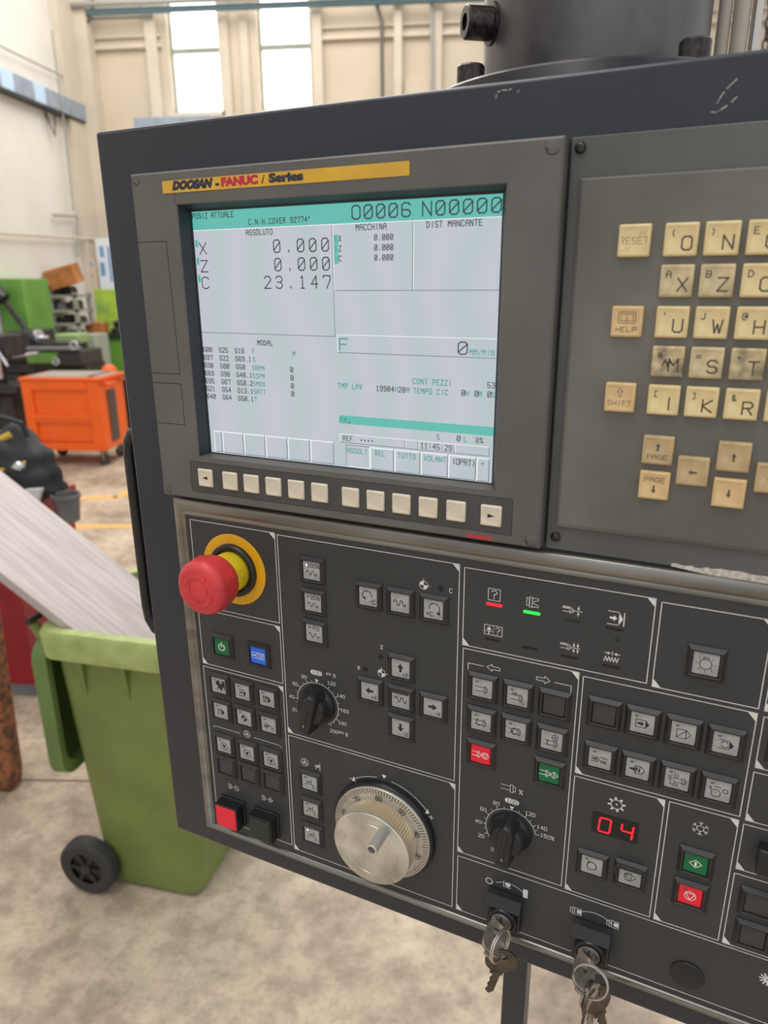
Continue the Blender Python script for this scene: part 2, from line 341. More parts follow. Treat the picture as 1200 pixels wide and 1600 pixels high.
# panel field between the two pilasters right of the windows
b = MB().mat('wall_b'); b.box(S(632, 120, BY).x, S(673, 120, BY).x, BY - .05, BY, S(650, 135, BY).z - 4, S(650, 95, BY).z - .25); trim(b)
# floor joint and yellow walkway lines
b = MB().mat('joint'); p, q_ = F(-60, 1217), F(560, 1228); b.loft([[(p.x, p.y - .004, 0), (p.x, p.y + .004, 0), (p.x, p.y + .004, .0015), (p.x, p.y - .004, .0015)], [(q_.x, q_.y - .004, 0), (q_.x, q_.y + .004, 0), (q_.x, q_.y + .004, .0015), (q_.x, q_.y - .004, .0015)]]); b.build('joint', fl, smooth=False)
for pts, w_ in (([(-200, 781), (120, 780), (182, 777)], .09), ([(182, 778), (215, 762)], .09), ([(-100, 824), (128, 823), (500, 822)], .09)):
    for a, c in zip(pts[:-1], pts[1:]):
        p, q_ = F(*a), F(*c); b = MB().mat('fyel'); d = (q_ - p).normalized(); n = Vector((-d.y, d.x, 0)) * w_ / 2
        b.loft([[tuple(p - n), tuple(p + n), tuple(p + n + Vector((0, 0, .003))), tuple(p - n + Vector((0, 0, .003)))], [tuple(q_ - n), tuple(q_ + n), tuple(q_ + n + Vector((0, 0, .003))), tuple(q_ - n + Vector((0, 0, .003)))]]); b.build('floor_marking', fl, smooth=False)
# ================================================================== the control panel
CP = empty('control_panel', PANEL_LOC, PANEL_ROT, 'dark grey machine control panel with lit screen, keyboard, red emergency stop and handwheel', 'control panel')
def PM(): return MB(panel=True)
# housing: sheet-metal cabinet, w=0 is its face
b = PM().mat('housing'); b.box(0, 520, -586, 0, -250, 0); b.build('housing', CP, bevel=0.0022, seg=2)
sc = PM().mat('scuff')
for pts in ([(285.5, -8), (286.5, -5.2), (289, -4.3), (292, -4.6), (294.5, -4.2)], [(296.5, -7.5), (298.5, -4.8)], [(392, -24), (394.5, -24.6), (399, -22), (403, -18.5)], [(394, -21), (397.5, -15), (402, -11)]):
    for p, q in zip(pts[:-1], pts[1:]):
        for k in range(3):
            t = random.random() * .6; sc.line([(p[0] + (q[0] - p[0]) * t, p[1] + (q[1] - p[1]) * t + random.uniform(-.25, .25)), (p[0] + (q[0] - p[0]) * (t + .4), p[1] + (q[1] - p[1]) * (t + .4))], random.uniform(.2, .6), .08)
sc.build('scratch', CP)
# torn remains of adhesive film under the keyboard
tr = PM().mat('scuff'); top = []; bot = []
for i in range(40):
    u = 399 + i * 2.6; top.append((u, -252.6 - 0.2 * min(i, 8) * .3 + random.uniform(-.5, .5) + (1.2 if i > 6 else 0.2))); bot.append((u, -254.4 - min(i, 8) * .22 + random.uniform(-.15, .15)))
for i in range(39): tr.poly([(*bot[i], 2.65), (*bot[i + 1], 2.65), (*top[i + 1], 2.65), (*top[i], 2.65)])
tr.build('torn_film_edge', CP)
# grab handle on the left side
b = PM().mat('black'); b.tube([(4, -214, -28), (-16, -215, -28), (-25, -218, -28), (-29.5, -225, -28), (-31, -236, -28), (-31, -374, -28), (-29.5, -387, -28), (-24, -396, -28), (-14, -400, -28), (4, -402, -28)], 5.5, 14)
b.build('grab_handle', CP)
# ---- display bezel
W1 = 13.0
bx0, bx1, by0, by1 = 39.5, 326.3, -251.8, -30.6
ox0, ox1, oy0, oy1 = 76.2, 297.8, -219.2, -50.6      # front lip of the opening
ix0, ix1, iy0, iy1 = 79.0, 292.3, -217.8, -54.6      # visible screen
b = PM().mat('bezel')
q = lambda r, z: [(r[0], r[2], z), (r[1], r[2], z), (r[1], r[3], z), (r[0], r[3], z)]
b.loft([q((bx0, bx1, by0, by1), 0), q((bx0, bx1, by0, by1), W1 - 1.2), q((bx0 + 1.2, bx1 - 1.2, by0 + 1.2, by1 - 1.2), W1), q((ox0, ox1, oy0, oy1), W1), q((ox0 + .5, ox1 - .8, oy0 + .3, oy1 - .5), W1 - .9)], False, False)
LP = ((ox0 + .5, ox1 - .8, oy0 + .3, oy1 - .5), W1 - .9); IP = ((ix0 - .6, ix1 + .6, iy0 - .6, iy1 + .8), 2.0)
Qa, Qb = q(*LP), q(*IP); b.poly([Qa[0], Qa[1], Qb[1], Qb[0]]); b.mat('gasket')
for i_ in (1, 2, 3): j_ = (i_ + 1) % 4; b.poly([Qa[i_], Qa[j_], Qb[j_], Qb[i_]])
b.mat('bezel')
b.build('display_bezel', CP, angle=25, recalc=True)
b = PM().mat('gasket'); b.loft([q((ix0 - 2.5, ix1 + 2, iy0 - 1.5, iy1 + 3), 1.9), q((ix0 - 2.5, ix1 + 2, iy0 - 1.5, iy1 + 3), 2.3), q((ix0, ix1, iy0, iy1), 2.3), q((ix0, ix1, iy0, iy1), 1.0)], False, False); b.build('screen_gasket', CP)
b = PM().mat('ink'); b.line([(bx0, -73.0), (65.2, -73.0), (66.2, -160.6), (bx0, -160.6)], .5, W1 + .05); b.line([(bx0, -167.5), (66.4, -167.5), (66.4, -196.6), (bx0, -196.6)], .5, W1 + .05)
b.line([(75.5, -44), (75.5, -50)], .35, W1 + .05)
b.build('cover_seam', CP)
for (u, v) in ((320.5, -35.3), (321, -248.6 + 2), (44.5, -35.6), (45.2, -246.8)):
    big = u > 100
    b = PM().mat('bezel'); r0 = 3.6 if big else 2.1
    b.lathe(u, v, [(r0, W1 - .2), (r0, W1 + .12), (r0 - .3, W1 + .25)], 24); b.mat('ink'); b.ring(u, v, r0, r0 + .35, W1, W1 + .1, 24, 150 if big else 0, 330 if big else 360)
    b.mat('black'); b.poly([(u - r0 + .2, v - .6, W1 + .3), (u - r0 + 1.6, v - r0 + .4, W1 + .3), (u - r0 + 1.1, v - .2, W1 + .3)])
    b.build('screw_cap', CP)
# ---- name strip
b = PM().mat('yellow'); b.box(66.5, 241.8, -43.9, -36.5, W1, W1 + .35); ns = b.build('name_strip', CP, bevel=0.0001)
fonts = []
def word(t, x, y, size, mt, parent, z, shear=0.0, off=0.0, sx=1.0, name='lettering'):
    cu = bpy.data.curves.new('t', 'FONT'); cu.body = t; cu.size = size / 1000; cu.shear = shear; cu.offset = off / 1000; cu.resolution_u = 3; cu.fill_mode = 'FRONT'
    o = bpy.data.objects.new('t', cu); COL.objects.link(o); bpy.context.view_layer.update()
    me = bpy.data.meshes.new_from_object(o.evaluated_get(bpy.context.evaluated_depsgraph_get())); bpy.data.objects.remove(o); bpy.data.curves.remove(cu)
    xs_ = [v.co.x for v in me.vertices]; x0_ = min(xs_); sx = sx / 1000 / (max(xs_) - x0_)
    for v in me.vertices: v.co = Vector(((v.co.x - x0_) * sx + x / 1000, -z / 1000, v.co.y + y / 1000))
    me.materials.clear(); me.materials.append(M[mt]); me.name = name
    o = bpy.data.objects.new(name, me); COL.objects.link(o); o.parent = parent
    return o
word('DOOSAN', 74.4, -41.9, 6.5, 'ink_dark', ns, W1 + .45, 0.3, .62, 33.2, name='lettering')
word('-', 109.2, -42.3, 6.4, 'ink_dark', ns, W1 + .45, 0, .45, 3.2)
word('FANUC', 113.8, -42.0, 6.5, 'ink_crimson', ns, W1 + .45, 0, .45, 27.6)
word('i', 143.8, -42.2, 7.0, 'ink_dark', ns, W1 + .45, 0.35, .1, 2.6)
word('Series', 149.2, -41.9, 6.5, 'ink_dark', ns, W1 + .45, 0, .42, 24.4)
word('FANUC', 281, -250.6, 3.1, 'ink_red', CP, W1 + .1, 0, .3, 15.8)
# ---- screen
s = PM().mat('scr'); s.poly([(ix0 - 1, iy0 - 1, 1.2), (ix1 + 1, iy0 - 1, 1.2), (ix1 + 1, iy1 + 1, 1.2), (ix0 - 1, iy1 + 1, 1.2)]); scr = s.build('screen', CP, smooth=False)
z = 1.3
s = PM().mat('teal')
def rect(m, x0, x1, y0, y1, z): m.poly([(x0, y0, z), (x1, y0, z), (x1, y1, z), (x0, y1, z)])
rect(s, ix0 - 1, ix1 + 1, -66.0, iy1 + 1, z); rect(s, 186.6, ix1 + 1, -188.6, -183.1, z)
for v in (-74.4, -85.6, -96.9): rect(s, 79.9, 82.0, v - 2.3, v + 2.3, z)
rect(s, 186.2, 189.2, -89.2, -72.2, z)
s.build('teal_bars', scr, smooth=False)
s = PM().mat('sline')
for P in ([(185.0, -66.5), (185.2, -132.8)], [(79, -132.4), (185.2, -132.8)], [(238.8, -66.5), (238.8, -104.8)], [(186, -104.8), (292.5, -104.8)], [(186.7, -142.7), (292.5, -142.7)],
          [(186.8, -201.2), (289.7, -201.2)], [(233.9, -195.6), (233.9, -201.2)], [(242.9, -195.6), (242.9, -201.2)], [(267.2, -195.6), (267.2, -201.2)], [(289.7, -195.6), (289.7, -201.2)],
          [(191.2, -202.7), (208.8, -202.7)], [(191.2, -202.7), (191.2, -217.4)]): s.line(P, .38, z + .04)
L6 = [82.8, 90.3, 109.1, 127.6, 146.0, 164.1, 182.8]
for i, (a, c) in enumerate(zip(L6[:-1], L6[1:])): s.line([(c - 1.3, -202.2), (c - 1.3, -216.8)], .5, z + .04); s.line([(a, -216.8), (c - 1.3, -216.8)], .4, z + .04)
R6 = [209.3, 226.9, 245.4, 264.0, 282.4, 291.0]
for a, c in zip(R6[:-1], R6[1:]): s.line([(c - 1.1, -203), (c - 1.1, -217.2)], .5, z + .04); s.line([(a, -217.2), (c - 1.1, -217.2)], .4, z + .04)
s.build('frame_lines', scr, smooth=False)
s = PM().mat('shi')
for P in ([(79, -66.3), (292.5, -66.3)], [(185.7, -66.8), (185.7, -105)], [(239.4, -66.8), (239.4, -104.6)], [(187, -131.7), (292.5, -131.7)], [(187, -131.7), (187, -142.4)], [(186.8, -195.6), (289.5, -195.6)], [(186.8, -195.6), (186.8, -201)], [(234.5, -195.6), (234.5, -201)], [(243.5, -195.6), (243.5, -201)], [(267.8, -195.6), (267.8, -201)]): s.line(P, .4, z + .06)
for a, c in zip(L6[:-1], L6[1:]): s.line([(a, -216.6), (a, -201.9), (c - 1.6, -201.9)], .75, z + .06)
for a, c in zip(R6[:-1], R6[1:]): s.line([(a, -217), (a, -202.9), (c - 1.4, -202.9)], .75, z + .06)
s.line([(208.6, -203), (208.6, -217.2), (191.4, -217.2)], .5, z + .06)
s.build('highlight_lines', scr, smooth=False)
s = PM().mat('stext'); Z2 = z + .1; T = lambda t, x, y, h, **k: s.text(t, x, y, h, k.pop('wd', .5), Z2, **k)
SM = dict(adv=2.62, asp=.52)
T('POSIZ ATTUALE', 79.4, -59.0, 3.2, **SM); T('C.N.H.COVER 92774"', 124.2, -64.2, 3.1, **SM); T('ASSOLUTO', 121.8, -70.5, 3.2, **SM)
T('O0006', 199.3, -63.9, 7.4, wd=.85, adv=8.15, asp=.72, slash=True); T('N00000', 245.0, -63.9, 7.4, wd=.85, adv=8.2, asp=.72, slash=True)
BG = dict(wd=.75, adv=5.95, asp=.56)
T('0.000', 182.4, -81.4, 7.4, slash=True, align='r', adv=8.85, asp=.64, wd=.75); T('0.000', 182.6, -92.5, 7.4, slash=True, align='r', adv=8.85, asp=.64, wd=.75); T('23.147', 182.8, -103.3, 7.4, align='r', adv=8.85, asp=.64, wd=.75)
for t, v in (('X', -81.3), ('Z', -92.5), ('C', -103.2)): T(t, 83.0, v, 7.2, wd=.7, asp=.8)
T('MACCHINA', 201.8, -70.2, 3.2, **SM); T('DIST MANCANTE', 247.6, -70.3, 3.2, **SM)
for v, t in ((-76.1, 'X'), (-81.8, 'Z'), (-87.5, 'C')): T(t, 189.6, v, 3.1, **SM); T('0.000', 226.1, v, 3.1, align='r', slash=True, **SM)
T('0', 268.4, -141, 7.0, wd=.75, asp=.8, slash=True)
T('MODAL', 125.4, -139.8, 3.1, **SM)
rows = ['G00 G25 G18', 'G97 G22 G69.1', 'G90 G80 G50', 'G69 G98 G40.1', 'G95 G67 G50.2', 'G21 G54 G13.1', 'G40 G64 G50.1']
for i, t in enumerate(rows):
    v = -145.6 - 5.45 * i
    for j, w_ in enumerate(t.split()): T(w_, (79.4, 93.1, 106.5)[j], v, 3.1, slash=True, adv=2.72, asp=.58, wd=.5)
for i in range(4): T('0', 150.6, -156.7 - 5.35 * i, 3.1, slash=True, wd=.5)
T('19904', 214.2, -165.6, 3.1, slash=True, wd=.5, **SM); T('28', 229.8, -165.6, 3.1, wd=.5, **SM); T('53', 287.3, -159.9, 3.2, wd=.45, **SM)
for u in (271.3, 279.5, 287.5): T('0', u, -165.4, 3.2, slash=True, wd=.5)
T('>_', 190.5, -187.4, 3.2, wd=.5, **SM); T('0', 269.0, -193.4, 3.2, slash=True, wd=.5); T('0%', 281.2, -193.5, 3.2, slash=True, wd=.4, **SM)
T('REF', 189.4, -199.8, 3.2, wd=.42, **SM); T('****', 202, -200, 3.0, wd=.5, **SM); T('11:45:29', 244.9, -200.0, 3.3, wd=.45, adv=2.7, asp=.55); T('(OPRT)', 266.1, -208.2, 3.4, wd=.5, adv=2.65, asp=.55)
s.build('screen_text', scr, smooth=False)
s = PM().mat('ttext')
T('F', 188.4, -141, 7.0, wd=.85, asp=.85); T('MM/MIN', 275.7, -141.2, 3.2, wd=.42, **SM)
T('F', 121.0, -145.6, 3.1, **SM); T('M', 153.0, -146.2, 3.1, wd=.5, **SM); T('S', 121.0, -151.1, 3.1, **SM)
for i, t in enumerate(('SRPM', 'SSPM', 'SMAX', 'SATT')): T(t, 120.0, -156.8 - 5.35 * i, 3.1, **SM)
T('T', 120.4, -178.2, 3.1, **SM)
T('TMP LAV', 186.6, -165.3, 3.1, **SM); T('H', 227.3, -165.6, 3.1, **SM); T('M', 235.2, -165.6, 3.1, **SM); T('CONT PEZZI', 239.4, -159.9, 3.1, **SM); T('TEMPO CIC', 239.8, -165.7, 3.1, **SM)
T('H', 273.9, -165.4, 3.1, **SM); T('M', 282.1, -165.4, 3.1, **SM); T('S', 290.0, -165.4, 3.1, **SM); T('A', 187.5, -187.3, 3.1, **SM); T('S', 255.7, -193.6, 3.1, **SM); T('L', 273.6, -193.6, 3.1, **SM)
T('ASSOLT', 192.2, -207.8, 3.2, **SM); T('REL', 212.8, -207.8, 3.2, **SM); T('TUTTO', 229.0, -207.8, 3.2, **SM); T('VOLANT', 247.2, -207.9, 3.2, **SM); T('+', 285.0, -207.4, 2.6)
for v in (-76.0, -87.2, -98.5): T('I', 80.0, v, 3.0, asp=.5)
for v in (-76.2, -81.9, -87.6): T('I', 186.9, v, 3.0, asp=.5)
s.build('teal_text', scr, smooth=False)
# ---- soft keys below the screen
b = PM().mat('tray'); b.box(67.8, 308.9, -245.6, -223.0, W1 - .05, W1 + .12); b.build('soft_key_strip', CP)
b = PM().mat('ink'); b.line([(67.8, -245.6), (308.9, -245.6), (308.9, -223), (67.8, -223)], .3, W1 + .16, True); b.build('strip_outline', CP)
def keycap(w_, h_, z0, z1, mt, lip=.9):
    b = PM().mat(mt); a, c = w_ / 2, h_ / 2
    def rg(x, y, r, z): return [(p, q_, z) for p, q_ in rr(-x, x, -y, y, r, 3)]
    b.loft([rg(a, c, .8, z0), rg(a, c, .8, z1 - .9), rg(a - .25, c - .3, .8, z1 - .3), rg(a - .6, c - .7, .7, z1), rg(a - lip - .3, c - lip - .6, .6, z1), rg(a - lip - .7, c - lip - 1.1, .6, z1 - .3)], False, True)
    return b
soft0 = None
for i, u in enumerate((81.6, 103.4, 121.6, 140.1, 158.5, 176.9, 200.3, 218.6, 236.9, 255.2, 273.7, 296.1)):
    mt = 'soft'
    b = keycap(12.6 if i not in (11,) else 13, 13.1, W1 + .1, W1 + 1.6, mt)
    if i in (0, 11):
        b.mat('ink'); d = -1 if i == 0 else 1; zz = W1 + 1.35
        b.poly([(-2 * d, 1.3, zz), (-2 * d, -1.3, zz), (2.4 * d, 0, zz)])
        o = b.build('soft_key', CP, label='ivory soft key with a black arrow pointing %s' % ('left' if i == 0 else 'right'))
    elif soft0 is None: o = soft0 = b.build('soft_key', CP)
    else: o = soft0.copy(); COL.objects.link(o)
    o.location = (u / 1000, 0, -0.2342 - (.0004 if i > 5 else 0))
# ---- keyboard (upper right)
b = PM().mat('flange_plate'); b.box(327.6, 520, -254.2, -30.2, 0, 2.6); b.build('keyboard_flange', CP, bevel=.0006)
b = PM().mat('plate'); b.rects([((333.4, 520, -239, -49.8), 2.4), ((333.6, 520, -238.7, -50.0), 4.6), ((335.2, 520, -236.4, -50.9), 5.6)]); b.build('keyboard_plate', CP, angle=20)
for (u, v) in ((332.4, -35.4), (333.3, -246.2)):
    b = PM().mat('screw'); b.lathe(u, v, [(2.9, 2.6), (2.9, 3.4), (2.3, 4.4), (1.2, 4.9)], 20); b.mat('ink'); b.box(u - 1.5, u + 1.5, v - .3, v + .3, 4.8, 4.98); b.box(u - .3, u + .3, v - 1.5, v + 1.5, 4.8, 4.98); b.build('screw', CP)
KZ0, KZ1 = 5.5, 8.6
def key(u, v, mt, sm='', big='', kind=None, lab=None):
    b = keycap(15.7, 15.7, KZ0, KZ1, mt, 1.0); zz = KZ1 - .22; b.mat('inkg')
    if big: b.text(big, 2.9, -4.9, 6.2, .8, zz, asp=.72, align='c')
    if sm: b.text(sm, -3.9, 1.6, 3.0, .5, zz, asp=.72, align='c')
    if kind == 'reset': b.mat('inkf'); b.text('RESET', 0, -1.6, 3.2, .3, zz, asp=.62, align='c'); [b.line([(x, y), (x + 1.4, y + 2.2)], .25, zz) for x, y in ((-5, -5), (-3.2, -5), (2.4, 2.4), (4.2, 2.4))]
    if kind == 'help':
        b.line(rr(-4.4, 4.4, -.8, 4.9, 1, 2), .28, zz, True)
        b.line([(-3.2, .4), (-3.2, 3.9), (0, 3.9), (3.2, 3.9), (3.2, .4), (.6, .4), (0, 0), (-.6, .4)], .28, zz, True); b.line([(0, 3.9), (0, .3)], .28, zz)
        b.text('HELP', 0, -5.2, 2.5, .32, zz, asp=.75, align='c')
    if kind == 'shift':
        b.line([(-.6, .6), (-.6, 3), (-1.5, 3), (0, 5), (1.5, 3), (.6, 3), (.6, .6)], .28, zz, True); b.text('SHIFT', 0, -4.2, 2.5, .28, zz, asp=.7, align='c')
    def arr(cx, cy, dx, dy):
        P = [(-2.2, .5), (.2, .5), (.2, 1.3), (2.2, 0), (.2, -1.3), (.2, -.5), (-2.2, -.5)]
        b.poly([(cx + p * dx - q_ * dy, cy + p * dy + q_ * dx, zz) for p, q_ in P])
    if kind == 'pgup': arr(0, 1.8, 0, 1); b.text('PAGE', 0, -4.9, 2.5, .32, zz, asp=.75, align='c')
    if kind == 'pgdn': arr(0, -2.2, 0, -1); b.text('PAGE', 0, 2.0, 2.5, .32, zz, asp=.75, align='c')
    if kind == 'l': arr(0, -.6, -1, 0)
    if kind == 'u': arr(0, -.2, 0, 1)
    if kind == 'd': arr(0, -.2, 0, -1)
    if kind == 'r': arr(0, -.4, 1, 0)
    if kind == 'M': b.line([(-2.5, -2), (-1, 1), (.2, -2.5), (1.2, .5)], .7, zz); b.line([(-1.5, 0), (1.5, -.8)], .6, zz)
    o = b.build('key', CP, label=lab); o.location = (u / 1000, 0, v / 1000)
    return o
U = [363.5, 385.6, 404.1, 422.8, 441.4]
key(U[0], -80.9, 'key', kind='reset', lab='cream key with worn RESET lettering'); key(U[0], -120.6, 'key_tan', kind='help', lab='tan key with a book symbol and HELP'); key(U[0], -160.2, 'key_tan', kind='shift', lab='tan SHIFT key with an outlined arrow')
rowsk = [(-81, [('(', 'O', 'key'), (')', 'N', 'key'), ('E', 'G', 'key'), ('P', 'F', 'key')]), (-100.5, [('A', 'X', 'key_soiled'), ('B', 'Z', 'key_soiled'), ('D', 'C', 'key'), ('L', 'J', 'key')]), (-120.5, [("'", 'U', 'key'), ('J', 'W', 'key'), ('@', 'H', 'key'), ('?', 'Y', 'key')]),
         (-140.3, [('#', 'M', 'key_dirty'), ('=', 'S', 'key_soiled'), ('*', 'T', 'key_dirty'), ('/', 'V', 'key')]), (-160.3, [('[', 'I', 'key'), (']', 'K', 'key'), ('&', 'R', 'key'), (',', 'B', 'key')])]
for v, ks in rowsk:
    for i, (a, c, mt) in enumerate(ks):
        key(U[1 + i], v, mt, a, c, kind='M' if c == 'M' else None, lab='%s keyboard key printed %s' % ('grimy cream' if mt != 'key' else 'cream', c))
key(U[1], -187.4, 'key_brown', kind='pgup', lab='brownish PAGE key with up arrow'); key(U[1], -207.0, 'key_tan', kind='pgdn', lab='brownish PAGE key with down arrow'); key(U[2], -197.2, 'key_brown', kind='l', lab='worn brown cursor key with left arrow')
key(U[3], -187.6, 'key_brown', kind='u', lab='worn brown cursor key with up arrow'); key(U[3], -207.1, 'key_tan', kind='d', lab='worn brown cursor key with down arrow'); key(U[4] + .5, -197.2, 'key_brown', kind='r', lab='worn brown cursor key with right arrow')
# ---- operator panel: moulding frame and printed film plate
def frame_loft(x0, x1, y0, y1, prof):
    return [q((x0 + d, x1 - d, y0 + d, y1 - d), z_) for d, z_ in prof]
b = PM().mat('moulding')
pr = [(0, 0), (0, 3.0), (.8, 4.6), (2.2, 5.4), (4.4, 5.6), (5.6, 5.0), (6.3, 3.6), (7.0, 3.4), (7.6, 4.3), (8.6, 4.5), (9.4, 4.0), (9.8, 3.0), (9.8, 2)]
rings = []
for d, z_ in pr: k = d * (1.0); rings.append([(40.0 + k * 1.05, -565 + k * .55, z_), (520 - k, -565 + k * .55, z_), (520 - k, -256.2 - k * 1.35, z_), (40.0 + k * 1.05, -256.2 - k * 1.35, z_)])
b.loft(rings, False, False); b.build('moulding_frame', CP, angle=50)
b = PM().mat('operator'); b.box(49, 512, -562, -268, 0, 3.0); op = b.build('operator_plate', CP)
b = PM().mat('inkw'); ZP = 3.06
def sect(x0, x1, y0, y1, tr_=True, bl=True, part=None, ch=5.0):
    b.line([(x0, y0), (x1, y0), (x1, y1), (x0, y1)], .5, ZP, True)
    if tr_: b.poly([(x1, y1, ZP), (x1 - ch, y1, ZP), (x1, y1 - ch * 1.1, ZP)])
    if bl: b.poly([(x0, y0, ZP), (x0 + ch, y0, ZP), (x0, y0 + ch * 1.1, ZP)])
sect(54.0, 131.4, -345.0, -272.8, bl=False); sect(53.8, 131.2, -397.0, -348.0); sect(53.4, 131.0, -552.0, -400.0, bl=False)
sect(133.5, 273.4, -440.3, -273.8); sect(133.4, 274.2, -554.8, -443.0)
sect(276.8, 393.3, -330.8, -275.3); sect(396.6, 453.8, -332.0, -276.8); sect(277.4, 353.7, -501.0, -333.2)
sect(356.5, 453.7, -406.3, -335.1); sect(356.4, 412.0, -502.3, -409.0); sect(414.7, 453.6, -502.5, -409.0)
sect(277.8, 508, -555.2, -505.0)
sect(456.9, 508, -332.5, -276.8); sect(457.2, 508, -370.3, -336.3); sect(457.0, 508, -407.5, -373.5); sect(456.5, 508, -443.8, -410.6); sect(456.2, 508, -502.8, -447.5)
# printed symbols on the plate
tx = lambda t, x, y, h=2.6, wd=.42, al='c', **k: b.text(t, x, y - .2, h * 1.08, max(wd, .42), ZP, asp=.62, align=al, **k)
def cross(cx, cy, r=3):
    b.line(arc(cx, cy, r, 0, 360, 20), .35, ZP); b.line([(cx, cy), (cx, cy + r * 1.6)], .3, ZP); b.line([(cx, cy), (cx + r * 1.6, cy)], .3, ZP)
    for a0 in (90, 270): b.poly([(cx, cy, ZP)] + [(x, y, ZP) for x, y in arc(cx, cy, r, a0, a0 + 90, 6)])
cross(248.4, -292.8); cross(216.6, -367); tx('C', 267.7, -294.6); tx('Z', 216.8, -347.2, 2.4, .45); tx('X', 198.1, -368.2, 2.4, .45)
def dialmarks(cx, cy, labs, r=18.3, a_end=None, a_start=None, tri=True):
    for a in range(0, len(labs)): pass
# feed override dial 0-200 %
c1 = (162.0, -406.8)
b.line(arc(*c1, 18.0, 182, -62, 30), .45, ZP)
for i, t in enumerate(['20', '40', '60', '80', '', '120', '140', '160', '180', '200']):
    a = 214 - i * 31 + 0 if False else [200, 180, 145, 118, 90, 58, 31, 1, -30, -55][i]
    p0 = (c1[0] + 18.2 * math.cos(R_(a)), c1[1] + 18.2 * math.sin(R_(a))); p1 = (c1[0] + 20.3 * math.cos(R_(a)), c1[1] + 20.3 * math.sin(R_(a)))
    if t: b.line([p0, p1], .4, ZP)
for a in (190, 162, 130, 104, 74, 44, 16, -14, -43):
    b.line([(c1[0] + 18.6 * math.cos(R_(a)), c1[1] + 18.6 * math.sin(R_(a))), (c1[0] + 19.8 * math.cos(R_(a)), c1[1] + 19.8 * math.sin(R_(a)))], .3, ZP)
for t, x, y in (('20', 140.6, -419), ('40', 138.7, -407.8), ('60', 142.4, -395.6), ('80', 150.9, -387.5), ('120', 174.6, -387.2), ('140', 182.4, -396), ('160', 185.3, -408), ('180', 183.2, -419.4), ('200', 175.4, -428.7)): tx(t, x, y, 2.5)
b.poly([(160.2, -385.8, ZP), (163.6, -385.8, ZP), (161.9, -388.6, ZP)])
def wav(x, y, n=3, s_=1.0, hgt=2.2):
    P = [(x, y)]
    for i in range(n): P += [(x + (i * 1.6 + .5) * s_, y + hgt), (x + (i * 1.6 + 1.1) * s_, y)]
    b.line(P, .3, ZP)
wav(170.5, -379.6); tx('%', 177.4, -380.1, 2.6); wav(179.5, -427.8); tx('%', 186.6, -428.5, 2.6)
# spindle override dial 0-150 %
c2 = (316.0, -468.6)
b.line(arc(*c2, 18.0, 222, 12, 30), .45, ZP)
for a in (205, 180, 152, 122, 58, 33, 12): b.line([(c2[0] + 18.2 * math.cos(R_(a)), c2[1] + 18.2 * math.sin(R_(a))), (c2[0] + 20.6 * math.cos(R_(a)), c2[1] + 20.6 * math.sin(R_(a)))], .4, ZP)
for a in (192, 166, 137, 106, 74, 46, 22): b.line([(c2[0] + 18.6 * math.cos(R_(a)), c2[1] + 18.6 * math.sin(R_(a))), (c2[0] + 20 * math.cos(R_(a)), c2[1] + 20 * math.sin(R_(a)))], .3, ZP)
for t, x, y in (('0', 303.6, -490.4), ('20', 294.9, -481.6), ('40', 292.4, -469.9), ('60', 295.7, -458.2), ('80', 304.9, -450), ('120', 329.0, -450.5), ('140', 337.6, -458.9), ('150%', 341.6, -464.9)): tx(t, x, y, 2.6)
b.poly([(314.4, -447.6, ZP), (317.8, -447.6, ZP), (316.1, -450.4, ZP)])
def chuckp(x, y, s_=1.0):
    b.line([(x - 6.6 * s_, y + 1.7 * s_), (x, y + 1.7 * s_)], .35, ZP); b.line([(x - 6.6 * s_, y - 1.7 * s_), (x, y - 1.7 * s_)], .35, ZP)
    b.line([(x, y - 3 * s_), (x, y + 3 * s_), (x + 2 * s_, y + 3 * s_), (x + 2 * s_, y - 3 * s_)], .35, ZP, True); b.line([(x + 2 * s_, y + 2 * s_), (x + 3.6 * s_, y + 2 * s_), (x + 3.6 * s_, y - 2 * s_), (x + 2 * s_, y - 2 * s_)], .35, ZP)
chuckp(314.2, -433.1); tx('%', 321.7, -435.2, 3)
for (x, y) in ((161.9, -380.1), (315.9, -443.4)):
    b.poly([(p, r_, ZP) for p, r_ in rr(x - 5, x + 5, y - 2, y + 2, 1.99, 5)])
# handwheel surroundings
wc = (217.8, -501.8)
b.poly([(215.7, -453.6, ZP), (219.7, -453.6, ZP), (217.7, -457.0, ZP)])
b.line(arc(*wc, 44.6, 124, 98, 10), .45, ZP); b.line(arc(*wc, 44.6, 82, 40, 14), .45, ZP)
for a, sg in ((126, 1), (38, -1)):
    p = (wc[0] + 44.6 * math.cos(R_(a)), wc[1] + 44.6 * math.sin(R_(a)))
    b.poly([(p[0] - 1.6, p[1] - 2, ZP), (p[0] + 1.8, p[1] - 1.6, ZP), (p[0] + .2, p[1] + 2.6, ZP)])
b.line([(188, -466), (190.5, -466)], .5, ZP); b.line([(254.5, -478.5), (258, -478.5)], .5, ZP); b.line([(256.2, -476.8), (256.2, -480.2)], .5, ZP)
def wheelsym(x, y, r, wd=.55):
    b.line(arc(x, y, r, 0, 360, 20), wd, ZP)
    for a in (90, 210, 330): b.line([(x, y), (x + r * math.cos(R_(a)), y + r * math.sin(R_(a)))], wd * .8, ZP)
    b.line(arc(x, y, r * .35, 0, 360, 8), wd, ZP)
wheelsym(147.6, -464.2, 3.2); wheelsym(92.6, -454.2, 3.0)
b.line([(156.5, -465), (160.5, -465)], .35, ZP); b.line([(158, -463), (158, -467.5)], .4, ZP); b.line([(161.5, -461.5), (161.5, -467.5)], .6, ZP); b.poly([(159, -463, ZP), (161.5, -464, ZP), (159, -466, ZP)])
